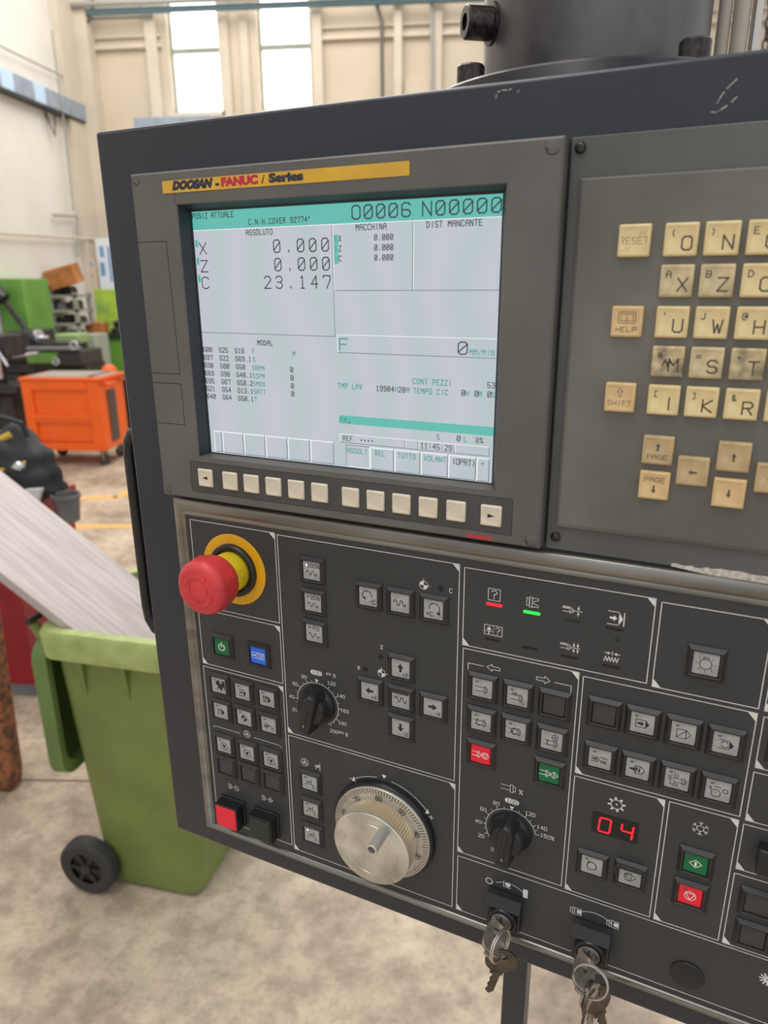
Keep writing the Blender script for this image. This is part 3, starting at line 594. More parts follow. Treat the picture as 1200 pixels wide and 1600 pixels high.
b.line(arc(60.5, -457.5, 2, 180, 90, 4) + [(85.5, -455.5)], .4, ZP); b.line([(99.5, -455.5)] + arc(123.5, -457.5, 2, 90, 0, 4), .4, ZP)
for x, y, dm in ((72, -513.2, 0), (106.6, -513.2, 1)):
    b.line([(x - 3.5, y - 2), (x - 1, y - 2), (x + .5, y - .5), (x + .5, y + .5), (x - 1, y + 2), (x - 3.5, y + 2)], .55, ZP); b.line([(x - 3.2, y), (x - 1, y)], .7, ZP)
    b.line(arc(x + 5, y, 2.3, 0, 360, 4 if dm else 14), .45, ZP); b.line([(x + 4.2, y + .5), (x + 5.8, y - .6)], .5, ZP)
# indicator symbols
def box_(x0, x1, y0, y1): b.line([(x0, y0), (x1, y0), (x1, y1), (x0, y1)], .38, ZP, True)
box_(293.2, 301.0, -294.8, -286.8); tx('?', 297.1, -293.4, 5.2, .5)
x, y = 322.0, -291.3
b.line([(x - 3.8, y - 2.6), (x - 3.8, y + 2.6), (x - 2.2, y + 2.6), (x - 2.2, y - 2.6)], .38, ZP, True); b.line([(x - 2, y - 3.4), (x - 2, y + 3.4), (x - .3, y + 3.4), (x - .3, y - 3.4)], .38, ZP, True)
b.line([(x - .3, y + 3), (x + 3.6, y + 3), (x + 3.6, y + 1.8), (x + .6, y + .6), (x + .6, y - .6), (x + 3.6, y - 1.8), (x + 3.6, y - 3), (x - .3, y - 3)], .38, ZP)
for (x, y, n) in ((346.6, -292, 1), (346.8, -317, 2)):
    P = []
    for i in range(5): P += [(x - 6 + i * .9, y + .7), (x - 5.6 + i * .9, y + 2.4)]
    b.line(P, .32, ZP); b.line([(x - 5.8, y - 1.2), (x - 1.4, y - 1.2)], .35, ZP); b.line([(x - 1.6, y - 1.8), (x - 1.6, y + 1.8), (x - .4, y + 1.8), (x - .4, y - 1.8)], .32, ZP, True); b.line([(x - .4, y + 1), (x + .8, y + .6), (x + .8, y - .8), (x - .4, y - 1)], .3, ZP)
    b.line([(x + .9, y), (x + 6, y)], .4, ZP)
    for i in range(n):
        cx = x + 3.6 - (n - 1) * 1.2 + i * 2.4
        b.line([(cx, y + 3.3), (cx, y + 2)], .4, ZP); b.poly([(cx - .9, y + 2.1, ZP), (cx + .9, y + 2.1, ZP), (cx, y + .6, ZP)]); b.line([(cx, y - 3.3), (cx, y - 2)], .4, ZP); b.poly([(cx - .9, y - 2.1, ZP), (cx + .9, y - 2.1, ZP), (cx, y - .6, ZP)])
x, y = 372.2, -292.1
b.line([(x - 4.6, y + 4.2), (x + 1.6, y + 4.2)], .4, ZP); b.line([(x - 4.6, y - 4.2), (x + 1.6, y - 4.2)], .4, ZP); b.poly([(x + 1.8, y + 4.2, ZP), (x + 4.2, y, ZP), (x + 1.8, y - 4.2, ZP)]); b.line([(x + 4.8, y - 4.2), (x + 4.8, y + 4.2)], .55, ZP)
b.poly([(x - 3.4, y + .7, ZP), (x - 1.2, y + .7, ZP), (x - 1.2, y + 2, ZP), (x + .8, y, ZP), (x - 1.2, y - 2, ZP), (x - 1.2, y - .7, ZP), (x - 3.4, y - .7, ZP)])
box_(291.5, 297.6, -319.4, -312.6); box_(297.6, 303.4, -319.4, -312.6); tx('?', 300.4, -318.3, 4.4, .42); b.poly([(292.8, -316, ZP), (294.6, -313.4, ZP), (296.4, -316, ZP)]); b.line([(291.6, -317), (297.4, -317)], .35, ZP); b.line([(294.6, -316), (294.6, -319)], .8, ZP)
x, y = 372.2, -317.9
P = []
for i in range(5): P += [(x - 4.6 + i * 1.9, y - 3.4), (x - 3.7 + i * 1.9, y - .2)]
b.line(P, .5, ZP); b.line([(x, y + 1), (x, y + 3.6)], .4, ZP)
for sg in (-1, 1): b.line([(x + sg * 4.4, y + 2.2), (x + sg * 2.6, y + 2.2)], .4, ZP); b.poly([(x + sg * 2.8, y + 3.2, ZP), (x + sg * .8, y + 2.2, ZP), (x + sg * 2.8, y + 1.2, ZP)])
# arrows over the spindle buttons
for sg, x, y in ((-1, 298.6, -343.3), (1, 331.8, -343.6)):
    b.line([(x + sg * 4.4, y), (x + sg * .8, y + 2.6), (x + sg * .8, y + 1.1), (x - sg * 4.4, y + 1.1), (x - sg * 4.4, y - 1.1), (x + sg * .8, y - 1.1), (x + sg * .8, y - 2.6)], .4, ZP, True)
b.line([(292.0, -343.4), (281.2, -343.4), (281.2, -348.5)], .4, ZP); b.line([(339, -343.8), (349.6, -343.8), (349.6, -348.8)], .4, ZP)
# turret gear, snowflake, key switch symbols
x, y = 384, -422.1
for i in range(8): a = R_(i * 45 + 10); b.line([(x + 3.6 * math.cos(a), y + 3.6 * math.sin(a)), (x + 5 * math.cos(a), y + 5 * math.sin(a))], 1.3, ZP)
b.line(arc(x, y, 3.5, 0, 360, 20), .6, ZP); b.poly([(p, r_, ZP) for p, r_ in arc(x, y, .6, 0, 360, 8)])
x, y = 433.9, -422.4
for i in range(6):
    a = R_(i * 60 + 90); a2 = R_(i * 60 + 30)
    b.line([(x + 2.2 * math.cos(a), y + 2.2 * math.sin(a)), (x + 4.9 * math.cos(a), y + 4.9 * math.sin(a))], .38, ZP); b.line([(x + 2.2 * math.cos(a), y + 2.2 * math.sin(a)), (x + 2.2 * math.cos(a - R_(60)), y + 2.2 * math.sin(a - R_(60)))], .38, ZP)
    for sg in (-1, 1): b.line([(x + 3.4 * math.cos(a), y + 3.4 * math.sin(a)), (x + 4.6 * math.cos(a + sg * .3), y + 4.6 * math.sin(a + sg * .3))], .32, ZP)
b.line(arc(302.4, -518.2, 2.4, 0, 360, 18), 1.0, ZP); b.line([(313.2, -513.6), (313.2, -518.6), (318.6, -518.6)], .4, ZP); b.poly([(p, r_, ZP) for p, r_ in arc(316.3, -516, 2, 0, 360, 12)]); b.poly([(327.6, -522.2, ZP), (331, -522.2, ZP), (331, -514.8, ZP), (327.6, -514.8, ZP)])
for x, y in ((365.2, -518.3), (390.0, -518.6)):
    b.line([(x - 4, y - 2), (x - 4, y + 2)], .4, ZP); b.line([(x - 2.4, y - 2.8), (x - 2.4, y + 2.8)], .4, ZP); b.line([(x - 1, y - 2.8), (x - 1, y + 2.8)], .4, ZP); b.line([(x - 4, y - 2), (x - 2.4, y - 2)], .3, ZP); b.line([(x - 4, y + 2), (x - 2.4, y + 2)], .3, ZP); b.line([(x - 2.4, y - 2.8), (x + 3.6, y - 2.8), (x + 3.6, y + 2.8), (x - 2.4, y + 2.8)], .35, ZP); b.poly([(x + .6, y - 1.6, ZP), (x + 3.4, y - 1.6, ZP), (x + 3.4, y + 1.8, ZP), (x + .6, y + 1.8, ZP)])
b.line(arc(317.2, -531.5, 17, 124, 50, 10), .4, ZP); b.line(arc(378, -531.5, 17, 128, 46, 10), .4, ZP)
x, y = 484.5, -520
for i in range(12): a = R_(i * 30); b.line([(x, y), (x + 4.6 * math.cos(a), y + 4.6 * math.sin(a))], .9, ZP)
b.build('white_printing', op, smooth=False)
b = PM().mat('ink')
b.text('100', 161.9, -381.3, 2.6, .42, ZP + .05, asp=.7, align='c'); b.text('100', 315.9, -444.6, 2.6, .42, ZP + .05, asp=.7, align='c'); b.build('black_printing', op, smooth=False)
# ---- indicator lamps
for x, y, mt, lb in ((297.3, -297.6, 'led_red', 'lit red indicator bar'), (321.8, -298.4, 'led_green', 'lit green indicator bar'), (346.6, -298.8, 'led_offg', None), (371.9, -299.2, 'led_off', None), (297.1, -322.7, 'led_off', None), (322, -323.3, 'led_off', None), (346.9, -323.8, 'led_off', None), (372.1, -324.5, 'led_off', None)):
    c = PM().mat(mt); P = rr(x - 5.4, x + 5.4, y - .95, y + .95, .94, 4); c.prism(P, 2.9, 3.25 if lb else 3.06); c.build('indicator_lamp', CP, label=lb)
for x, y, r, mt in ((260.5, -292.8, 2.1, 'led_off'), (216, -354.4, 2.0, 'led_off'), (203.4, -366.8, 2.0, 'led_off'), (374.3, -305.7, 1.5, 'led_offg')):
    c = PM().mat(mt); c.lathe(x, y, [(r, 2.9), (r, 3.2), (r * .7, 3.45)], 20); c.build('indicator_lamp', CP)
# ---- push buttons
frame0 = None
def mkframe():
    b = PM().mat('frame')
    def sq(h, z_): return [(-h, -h, z_), (h, -h, z_), (h, h, z_), (-h, h, z_)]
    b.loft([sq(10.5, 2.9), sq(10.5, 3.5), sq(10.1, 4.0), sq(8.4, 5.9), sq(7.9, 6.0), sq(7.4, 5.6), sq(7.2, 4.0)], False, False)
    return b.build('push_button', CP, angle=20)
def lensbuild(mt, icon, ink, led, z1=4.9, s_=7.0):
    b = PM().mat(mt)
    b.loft([[(p, r_, z1 - 1) for p, r_ in rr(-s_, s_, -s_, s_, .6, 2)], [(p, r_, z1 - .3) for p, r_ in rr(-s_, s_, -s_, s_, .6, 2)], [(p, r_, z1) for p, r_ in rr(-s_ + .35, s_ - .35, -s_ + .35, s_ - .35, .5, 2)]], False, True)
    zz = z1 + .05
    if led:
        b.mat('led_white' if led == 2 else 'ledink'); b.poly([(-3.6 + 1.15 * math.cos(R_(a)), 4.4 + .6 * math.sin(R_(a)), zz) if led == 1 else (-3.8 + .7 * math.cos(R_(a)), 4.2 + .7 * math.sin(R_(a)), zz) for a in range(0, 360, 30)])
    if icon:
        b.mat(ink)
        for k, w_, pts in icon:
            if k == 'l': b.line(pts, w_ * 1.2, zz)
            elif k == 'c': b.line(pts, w_ * 1.2, zz, True)
            elif k == 'f': b.poly([(x, y, zz) for x, y in pts])
            elif k == 't': b.text(w_[0], pts[0], pts[1], w_[1], w_[2] * 1.15, zz, asp=.65, align='c')
    return b
def sine(x0, x1, y, a, n, up=1):
    P = []
    for i in range(n * 12 + 1): t = i / 12; P.append((x0 + (x1 - x0) * i / (n * 12), y + a * max(-1, min(1, 1.5 * math.sin(t * 2 * math.pi))) * up))
    return P
I = {}
wave = [('l', .45, sine(-4.2, 4.2, -1.6, 1.5, 2))]
I['w100'] = wave + [('t', ('100%', 2.8, .4), (1.6, 2.8))]
I['w25'] = wave + [('t', ('25%', 2.8, .4), (2.2, 2.8))]
I['wF0'] = wave + [('t', ('F0', 2.8, .4), (2.0, 2.8))]
I['wave'] = [('l', .5, sine(-4.4, 4.4, 0, 1.9, 2))]
I['mC'] = [('l', .5, arc(-.6, .8, 3.6, -10, 215)), ('f', 0, [(-4.4, -.6), (-2, -2.6), (-1.6, -.4)]), ('t', ('-C', 3, .42), (3, -4.8))]
I['pC'] = [('l', .5, arc(.8, .8, 3.8, -35, 190)), ('f', 0, [(5.2, -1), (4.6, -3.8), (1.8, -2)]), ('t', ('+C', 3, .42), (-2.4, -4.8))]
ar = lambda dx, dy, s_=1.0: [(s_ * (p * dx - r_ * dy), s_ * (p * dy + r_ * dx) + .6) for p, r_ in [(-3.2, 1), (0, 1), (0, 2.6), (3.4, 0), (0, -2.6), (0, -1), (-3.2, -1)]]
I['pZ'] = [('f', 0, ar(0, 1)), ('t', ('+Z', 2.4, .35), (3.6, -5.4))]; I['mZ'] = [('f', 0, ar(0, -1)), ('t', ('-Z', 2.4, .35), (3.6, -5.4))]
I['pX'] = [('f', 0, ar(-1, 0)), ('t', ('+X', 2.4, .35), (3.6, -5.2))]; I['mX'] = [('f', 0, ar(1, 0)), ('t', ('-X', 2.4, .35), (3.6, -5.2))]
I['pow'] = [('l', .9, arc(0, 0, 2.8, 130, 410)), ('l', .9, [(0, .5), (0, 4)])]
I['blue'] = [('c', .35, [(-5.6, -2.4), (5.6, -2.4), (5.6, 2.6), (-5.6, 2.6)]), ('l', .9, [(-4.8, .1), (-2, .1)]), ('l', .35, [(-1.6, -2.4), (-1.6, 2.6)]), ('t', ('?', 3.6, .5), (.2, -1.6)), ('l', .5, [(1.6, -2.4), (3.4, 2.6)]), ('l', .5, [(3.2, -2.4), (5, 2.6)])]
def pent(s_=1.0, x=0, y=-.6): return [(x - 3.4 * s_, y - 2.8 * s_), (x + 1.6 * s_, y - 2.8 * s_), (x + 4 * s_, y), (x + 1.6 * s_, y + 2.8 * s_), (x - 3.4 * s_, y + 2.8 * s_)]
tip = lambda x=0, y=-.6: ('f', 0, [(x + 1.4, y + 2.9), (x + 1.4, y - 2.9), (x + 4, y)])
I['auto'] = [('l', .6, [(-3, 2), (1.6, 2)]), ('l', .6, [(-3, -3.4), (1.6, -3.4)]), tip(), ('f', 0, [(-2.8, -1.2), (-.6, -1.2), (-.6, -2), (.8, -.6), (-.6, .8), (-.6, 0), (-2.8, 0)])]
I['smudge'] = [('f', 0, [(-2, 4), (1, 5), (2, 2), (4.6, 3), (4.5, -1), (2.4, -4.6), (.6, -2.2), (-1.8, -4), (-.6, -.4), (-3, 1)]), ('f', 0, [(3, 5), (6.4, 5), (6.4, -3), (5, -1)])]
I['edit'] = [('c', .5, [(-3.2, -3), (1.2, -3), (1.2, 1.8), (-3.2, 1.8)]), tip(), ('l', .5, [(-2.4, -2.4), (.6, 1.2), (-2.4, .8), (.4, -2)])]
I['mdi'] = [('c', .5, [(-2.8, -2.8), (1, -2.8), (1, 1.6), (-2.8, 1.6)]), tip(), ('l', .4, [(-2, .5), (.4, .5)]), ('l', .4, [(-2, -1), (.4, -1)])]
I['ref'] = [('l', .4, arc(0, -.4, 2.6, 0, 360, 18)), ('f', 0, [(0, -.4)] + arc(0, -.4, 2.6, 90, 180, 6)), ('f', 0, [(0, -.4)] + arc(0, -.4, 2.6, 270, 360, 6)), ('l', .4, [(0, -.4), (0, 3.2)]), ('l', .4, [(0, -.4), (3.8, -.4)])]
I['zig'] = [('l', .5, [(-4, -3), (-3.2, 0), (-2.4, -3), (-1.6, 0), (-.8, -3), (0, 0)]), ('l', .45, sine(.2, 4.4, -1.4, 1.6, 1)), ('l', .4, [(-3.6, 1.2), (0, 1.2)])]
I['hw'] = [('l', .45, arc(.2, -.6, 3.4, 0, 360, 20)), ('l', .4, [(.2, -.6), (-1.6, 1.2)]), ('l', .4, [(.2, -.6), (2.4, 1)]), ('l', .4, [(.2, -.6), (.2, -3.4)]), ('l', .7, arc(.2, -.6, 1.0, 0, 360, 8))]
I['tail'] = [('l', .45, [(-3.4, -3), (-3.4, -1), (0, -1), (3.4, -1), (3.4, -4)]), ('l', .5, [(1.8, 0), (1.8, 3.6)]), ('l', .4, [(-3, 1), (1.4, 1)]), ('f', 0, [(-1, 2), (1.4, 1), (-1, 0)])]
I['bulb'] = [('l', .38, arc(0, 0, 3.2, 0, 360, 24)), ('c', .38, [(-1.3, 3), (1.3, 3), (1.3, 4.4), (-1.3, 4.4)])] + [('l', .36, [(4.1 * math.cos(R_(a)), 4.1 * math.sin(R_(a))), (5.2 * math.cos(R_(a)), 5.2 * math.sin(R_(a)))]) for a in (0, 45, 135, 180, 225, 270, 315)]
def spn(x=0, y=-.8): return [('l', .38, [(x - 4.4, y + 1.6), (x + 1.4, y + 1.6)]), ('l', .38, [(x - 4.4, y - 1.6), (x + 1.4, y - 1.6)]), ('c', .38, [(x + 1.4, y - 2.6), (x + 2.6, y - 2.6), (x + 2.6, y + 2.6), (x + 1.4, y + 2.6)]), ('c', .36, [(x + 2.6, y - 1.9), (x + 3.6, y - 1.2), (x + 3.6, y + 1.2), (x + 2.6, y + 1.9)])]
I['s1'] = spn(); I['s2'] = spn() + [('l', .38, [(-3.4, 1.4), (-2.8, 2.6), (-2.2, 1.4), (-1.6, 2.6), (-1, 1.4), (-.4, 2.6), (.2, 1.4)]), ('l', .38, [(2.8, -3.4), (4, -5)])]
I['s3'] = spn() + [('l', .45, arc(-1, -.8, 2.2, 120, 300, 8)), ('f', 0, [(-2.6, 2), (-1.4, .6), (-3, .4)])]; I['s4'] = spn() + [('l', .45, arc(-.4, -.8, 2.4, 70, 290, 8)), ('f', 0, [(-2.2, -2), (-1, -.8), (-2.6, .2)])]
I['s5'] = spn(.2, -1.6) + [('l', .4, arc(2.2, 3, 2, 0, 360, 14)), ('l', .4, arc(2.2, 3, .7, 0, 360, 8)), ('l', .45, arc(-1, -1.6, 1.8, 120, 300, 8))]
I['spred'] = [('l', .4, [(-6.2, 1.6), (-2, 1.6)]), ('l', .4, [(-6.2, -1.4), (-2, -1.4)]), ('c', .4, [(-2, -2.4), (-1, -2.4), (-1, 2.4), (-2, 2.4)]), ('c', .38, [(-1, -1.4), (.6, -.9), (.6, .9), (-1, 1.4)]), ('l', .4, arc(3.4, 0, 2.4, 0, 360, 16)), ('c', .38, [(1.6, 1.2), (5.2, 1.2), (3.4, -2)])]
I['spgrn'] = I['spred'][:4] + [('c', .4, [(.8, 0), (3.4, 2.5), (6, 0), (3.4, -2.5)]), ('l', .5, [(3.4, 1), (3.4, -1)])]
I['i1'] = [('c', .42, [(-3.8, -2.9), (2, -2.9), (2, 2.3), (-3.8, 2.3)]), ('f', 0, [(2, 2.3), (4.2, -.3), (2, -2.9)]), ('f', 0, [(-3, .4), (-.8, .4), (-.8, 1.4), (1.2, -.3), (-.8, -2), (-.8, -1), (-3, -1)])]
I['i2'] = [('c', .38, pent(1.05)), ('l', .38, [(1.6, -3.4), (1.6, 2.2)]), ('l', .38, [(-3.2, -3), (1.4, 1.8)])]
I['i3'] = [('l', .4, [(-3.4, 2.3), (2, 2.3)]), ('l', .4, [(-3.4, -3.5), (2, -3.5)]), ('f', 0, [(2, 2.4), (4.6, -.6), (2, -3.6)]), ('l', .4, arc(-.4, -.6, 2, 20, 160)), ('l', .4, arc(-.4, -.6, 2, 200, 340))]
I['k1'] = [('l', .36, [(-5, 1), (-1.4, 1)]), ('l', .36, [(-5, -2.6), (-1.4, -2.6)]), ('f', 0, [(-5, -.3), (-3, -.3), (-3, .6), (-1.6, -.8), (-3, -2.2), (-3, -1.3), (-5, -1.3)]), ('c', .36, [(-1.4, 1), (.2, -.8), (-1.4, -2.6)]), ('l', .36, [(.6, -3), (1.2, -.8), (1.8, -3), (2.4, -.8), (3, -3), (3.6, -.8), (4.2, -3)]), ('l', .34, sine(.6, 5, 1, .6, 2))]
I['k2'] = [('c', .4, [(-1.4, -3.4), (2.2, -3.4), (4.4, -.6), (2.2, 2.2), (-1.4, 2.2)]), ('l', .55, [(-.6, -2.4), (-.6, 1.2), (1.4, -2.2), (1.4, 1.4)]), ('f', 0, [(-4.6, .2), (-2.6, .2), (-2.6, 1.2), (-1, -.6), (-2.6, -2.2), (-2.6, -1.2), (-4.6, -1.2)])]
I['k3'] = [('l', .38, [(-2, .6), (3, .6)]), ('l', .38, [(-2, -1.8), (3, -1.8)]), ('c', .38, [(3, -2.6), (4.4, -2.6), (4.4, 1.4), (3, 1.4)]), ('c', .36, [(4.4, -1.6), (5.6, -1.6), (5.6, .4), (4.4, .4)]), ('c', .36, [(-1.4, 1.6), (.6, 1.6), (.6, 3.4), (-1.4, 3.4)]), ('c', .36, [(-1.4, -4.6), (.6, -4.6), (.6, -3), (-1.4, -3)]), ('l', .5, [(-4.6, 1.6), (-2.6, -.2)]), ('l', .5, [(-4.8, .2), (-3.4, -1.6)]), ('l', .4, [(-3.6, 2.4), (-2.6, 2.4)]), ('l', .35, [(-3.4, -2), (-3.4, -4), (-2, -4)])]
I['k4'] = [('l', .42, arc(-1, -2, 2.6, 0, 360, 16)), ('l', .4, arc(4, .6, 1.4, 0, 360, 12)), ('l', .4, arc(-.6, -1.6, 4.2, 110, 60, 6)), ('l', .4, [(-4.4, 2.4), (-4.6, .6), (-3.6, 1.2), (-4, -.4)]), ('l', .35, [(-1, -2), (-2, -1.2)])]
I['j1'] = [('l', .5, arc(0, -.4, 3, -215, 110, 18)), ('f', 0, [(-2.9, 3.2), (-.8, 3), (-2.2, .8)])]
I['j2'] = [('c', .4, [(-2.6, -.6), (.6, 2), (3.8, -.6), (.6, -3.2)]), ('l', .5, arc(-.6, -.6, 3, 60, 300, 10)), ('t', ('1', 2.4, .4), (.8, -1.8)), ('f', 0, [(-3.6, 1.6), (-1.4, 2.4), (-2.2, .4)])]
I['cg'] = [('c', .4, [(-3.6, .2), (0, 3), (3.6, .2), (0, -2.8)]), ('l', 1.1, [(0, 1.2), (0, -1.2)])]
I['cr'] = [('l', .45, arc(0, 0, 3.3, 0, 360, 20)), ('c', .42, [(-2.7, 1.8), (2.7, 1.8), (0, -3.1)])]
def button(u, v, icon=None, mt='lens', ink='ink', led=0, lab=None):
    global frame0
    if frame0 is None: f = frame0 = mkframe()
    else: f = frame0.copy(); COL.objects.link(f); f.parent = CP
    f.location = (u / 1000, 0, v / 1000); f['label'] = lab or 'blank dark push button'
    l = lensbuild(mt, I.get(icon), ink, led).build('lens', f, smooth=False)
    return f
for a in [
 (162.5, -296.6, 'w100', 'lens', 'ink', 2, 'grey push button marked 100%, its small lamp lit'), (162.5, -321.5, 'w25', 'lens', 'ink', 1, 'grey push button marked 25%'), (162.5, -346.2, 'wF0', 'lens', 'ink', 1, 'grey push button marked F0'),
 (75.6, -377.0, 'pow', 'lens_green', 'inkw', 0, 'green power button'), (110.6, -376.8, 'blue', 'lens_blue', 'inkw', 0, 'blue lit push button'),
 (69.0, -413.6, 'smudge', 'lens', 'ink', 1, 'grey button worn to a black smudge'), (92.5, -413.6, 'auto', 'lens', 'ink', 1, 'grey button with arrow and black tip'), (116.2, -413.6, 'edit', 'lens', 'ink', 1, 'grey button with page and pencil sign'),
 (69.0, -437.7, 'mdi', 'lens', 'ink', 1, 'grey button with small framed sign'), (92.5, -437.7, 'ref', 'lens', 'ink', 1, 'grey button with quartered circle'), (116.2, -437.7, 'zig', 'lens', 'ink', 1, 'grey button with zigzag sign'),
 (69.0, -471.0, 'hw', 'lens', 'ink', 1, 'grey button with handwheel sign, left of three'), (92.5, -471.0, 'hw', 'lens', 'ink', 1, 'grey button with handwheel sign, middle of three'), (116.2, -471.0, 'hw', 'lens', 'ink', 1, 'grey button with handwheel sign, right of three'),
 (69.0, -492.7, None, 'blank', 'ink', 0, None), (92.5, -492.7, None, 'blank', 'ink', 0, None), (116.2, -492.7, None, 'blank', 'ink', 0, None),
 (152.3, -481.2, 'tail', 'lens', 'ink', 1, 'grey tailstock button, upper'), (152.3, -507.0, 'tail', 'lens', 'ink', 1, 'grey tailstock button, middle'), (152.3, -532.7, 'tail', 'lens', 'ink', 2, 'grey tailstock button with lit lamp'),
 (207.5, -308.3, 'mC', 'lens', 'ink', 0, 'grey button with curved arrow and -C'), (231.8, -308.4, 'wave', 'lens', 'ink', 0, 'grey wave button beside -C and +C'), (256.2, -308.5, 'pC', 'lens', 'ink', 0, 'grey button with curved arrow and +C'),
 (232.2, -358.9, 'pZ', 'lens', 'ink', 0, 'grey up arrow button +Z'), (207.6, -383.4, 'pX', 'lens', 'ink', 0, 'grey left arrow button +X'), (232.2, -383.7, 'wave', 'lens', 'ink', 0, 'grey wave button amid the four arrows'), (256.8, -383.7, 'mX', 'lens', 'ink', 0, 'grey right arrow button -X'), (232.2, -407.4, 'mZ', 'lens', 'ink', 0, 'grey down arrow button -Z'),
 (292.0, -359.2, 's1', 'lens', 'ink', 1, 'worn grey button with spindle sign'), (316.0, -359.2, 's2', 'lens', 'ink', 1, 'grey button with spindle and coil sign'), (340.0, -359.4, None, 'blank', 'ink', 0, None),
 (292.0, -385.0, 's3', 'lens', 'ink', 1, 'grey button with spindle turning forward'), (316.0, -385.0, 's4', 'lens', 'ink', 1, 'grey button with spindle turning back'), (340.1, -386.0, 's5', 'lens', 'ink', 0, 'grey button with spindle and gear sign'),
 (292.6, -411.2, 'spred', 'lens_red', 'inkw', 0, 'red lit spindle stop button'), (340.0, -411.6, 'spgrn', 'lens_green', 'inkw', 1, 'green spindle start button'),
 (423.7, -309.8, 'bulb', 'lens', 'ink', 0, 'grey button with light bulb sign'),
 (371.0, -357.5, None, 'blank', 'ink', 0, None), (393.8, -357.5, 'i1', 'lens', 'ink', 1, 'grey button with framed arrow sign'), (417.0, -357.7, 'i2', 'lens', 'ink', 1, 'grey button with crossed-out tag sign'), (440.1, -358.2, 'i3', 'lens', 'ink', 1, 'grey button with dashed circle sign'),
 (371.1, -390.0, 'k1', 'lens', 'ink', 1, 'grey button with arrow and coil sign'), (394.0, -390.4, 'k2', 'lens', 'ink', 1, 'grey button with arrow and letter N'), (417.0, -390.6, 'k3', 'lens', 'ink', 1, 'grey button with spray and bolt sign'), (440.0, -391.0, 'k4', 'lens', 'ink', 1, 'grey button with two circles sign'),
 (372.7, -474.2, 'j1', 'lens', 'ink', 1, 'grey button with circular arrow'), (397.2, -473.2, 'j2', 'lens', 'ink', 0, 'grey button with start sign and flip guard'),
 (434.2, -448.0, 'cg', 'lens_green', 'inkw', 1, 'green cycle start button'), (433.8, -473.3, 'cr', 'lens_red', 'inkw', 1, 'red cycle stop button'),
 (471.0, -464.6, None, 'blank', 'ink', 0, None), (471.6, -489.7, None, 'blank', 'ink', 0, None), (471.5, -354, None, 'blank', 'ink', 0, None)]:
    button(*a)
# ragged remains of a flip guard on one button
b = PM().mat('frame'); b.box(388.4, 404.5, -466.6, -463.6, 6.5, 8.2); b.box(387.2, 388.6, -472, -466, 6.6, 7.6); b.box(404.6, 405.8, -474, -469, 6.6, 7.6); b.build('guard_remains', CP, bevel=.0004)
b = PM().mat('frame'); b.box(225.5, 239.5, -377.6, -375.8, 6.6, 7.6); b.box(240.2, 241.2, -384, -379, 6.6, 7.4); b.build('guard_remains', CP, bevel=.0003)
# ---- tall square buttons bottom left
for x, y, mt, lb in ((72.9, -536.2, 'lens_red', 'tall square button with lit red face'), (107.3, -536.4, 'lens_dgreen', 'tall square button with dark green face')):
    b = PM().mat('black'); h = 12.2
    b.rects([((x - h, x + h, y - h, y + h), 2.8), ((x - h, x + h, y - h, y + h), 4.5), ((x - 11.4, x + 11.4, y - 11.4, y + 11.4), 5), ((x - 11.2, x + 11.2, y - 11.2, y + 11.2), 14), ((x - 10.4, x + 10.4, y - 10.4, y + 10.4), 14.6)]); f = b.build('square_button', CP, angle=20, label=lb)
    b = PM().mat(mt); b.rects([((x - 10, x + 10, y - 10, y + 10), 14.4), ((x - 10, x + 10, y - 10, y + 10), 15.0), ((x - 9.6, x + 9.6, y - 9.6, y + 9.6), 15.3)]); b.build('lens', f)
# ---- turret display
b = PM().mat('led_off'); b.prism(rr(369.8, 398.8, -448, -431.9, .8, 3), 2.8, 3.3); dd = b.build('digit_display', CP)
b = PM().mat('seg'); zz = 3.4
def seg(x, y, on):
    w_, h_ = 7.0, 5.4
    E_ = {'a': [(0, 2), (1, 2)], 'b': [(1, 1), (1, 2)], 'c': [(1, 0), (1, 1)], 'd': [(0, 0), (1, 0)], 'e': [(0, 0), (0, 1)], 'f': [(0, 1), (0, 2)], 'g': [(0, 1), (1, 1)]}
    for k in on:
        (x0, y0), (x1, y1) = E_[k]; sh = .35
        p, q_ = Vector((x + x0 * w_ + y0 * sh, y + y0 * h_)), Vector((x + x1 * w_ + y1 * sh, y + y1 * h_)); d = (q_ - p).normalized() * .75
        b.line([tuple(p + d), tuple(q_ - d)], 1.15, zz)
seg(374.3, -445.8, 'abcdef'); seg(388.2, -445.8, 'bcfg'); b.build('lit_digits', dd, smooth=False)
# ---- blanking plug
b = PM().mat('black'); b.lathe(439.2, -538.6, [(10.6, 2.9), (10.6, 4.0), (10.0, 4.6), (4, 5.0)], 40); b.build('blanking_plug', CP)
b = PM().mat('black'); b.box(466, 480, -437, -419, 3, 12); b.build('selector_switch', CP, bevel=.001)
# ---- emergency stop
eu, ev = 92.8, -307.8
es = bpy.data.objects.new('emergency_stop', None); COL.objects.link(es); es.parent = CP; es.location = (eu / 1000, -.003, ev / 1000); es.empty_display_size = .02; es['label'] = 'red mushroom emergency stop button on a yellow ring'
b = PM().mat('ering'); b.loft([[( r_ * math.cos(R_(a)), r_ * math.sin(R_(a)), z_) for a in range(0, 360, 6)] for r_, z_ in ((28.6, 0), (28.6, .8), (28.2, 1.1), (20.5, 1.1), (20.5, .9))], False, False); b.build('yellow_ring', es)
b = PM().mat('black'); b.lathe(0, 0, [(21.2, .6), (21.0, 3.4), (19.6, 4.8), (17.4, 4.8), (16.8, 2.6), (15, 2.4)], 48); b.build('collar', es)
b = PM().mat('eshaft'); b.lathe(0, 0, [(15.4, 2), (15.4, 9), (15.6, 9.2), (15.6, 16.5), (15.0, 17.5), (14.6, 26)], 48); b.build('shaft', es)
b = PM().mat('ered')
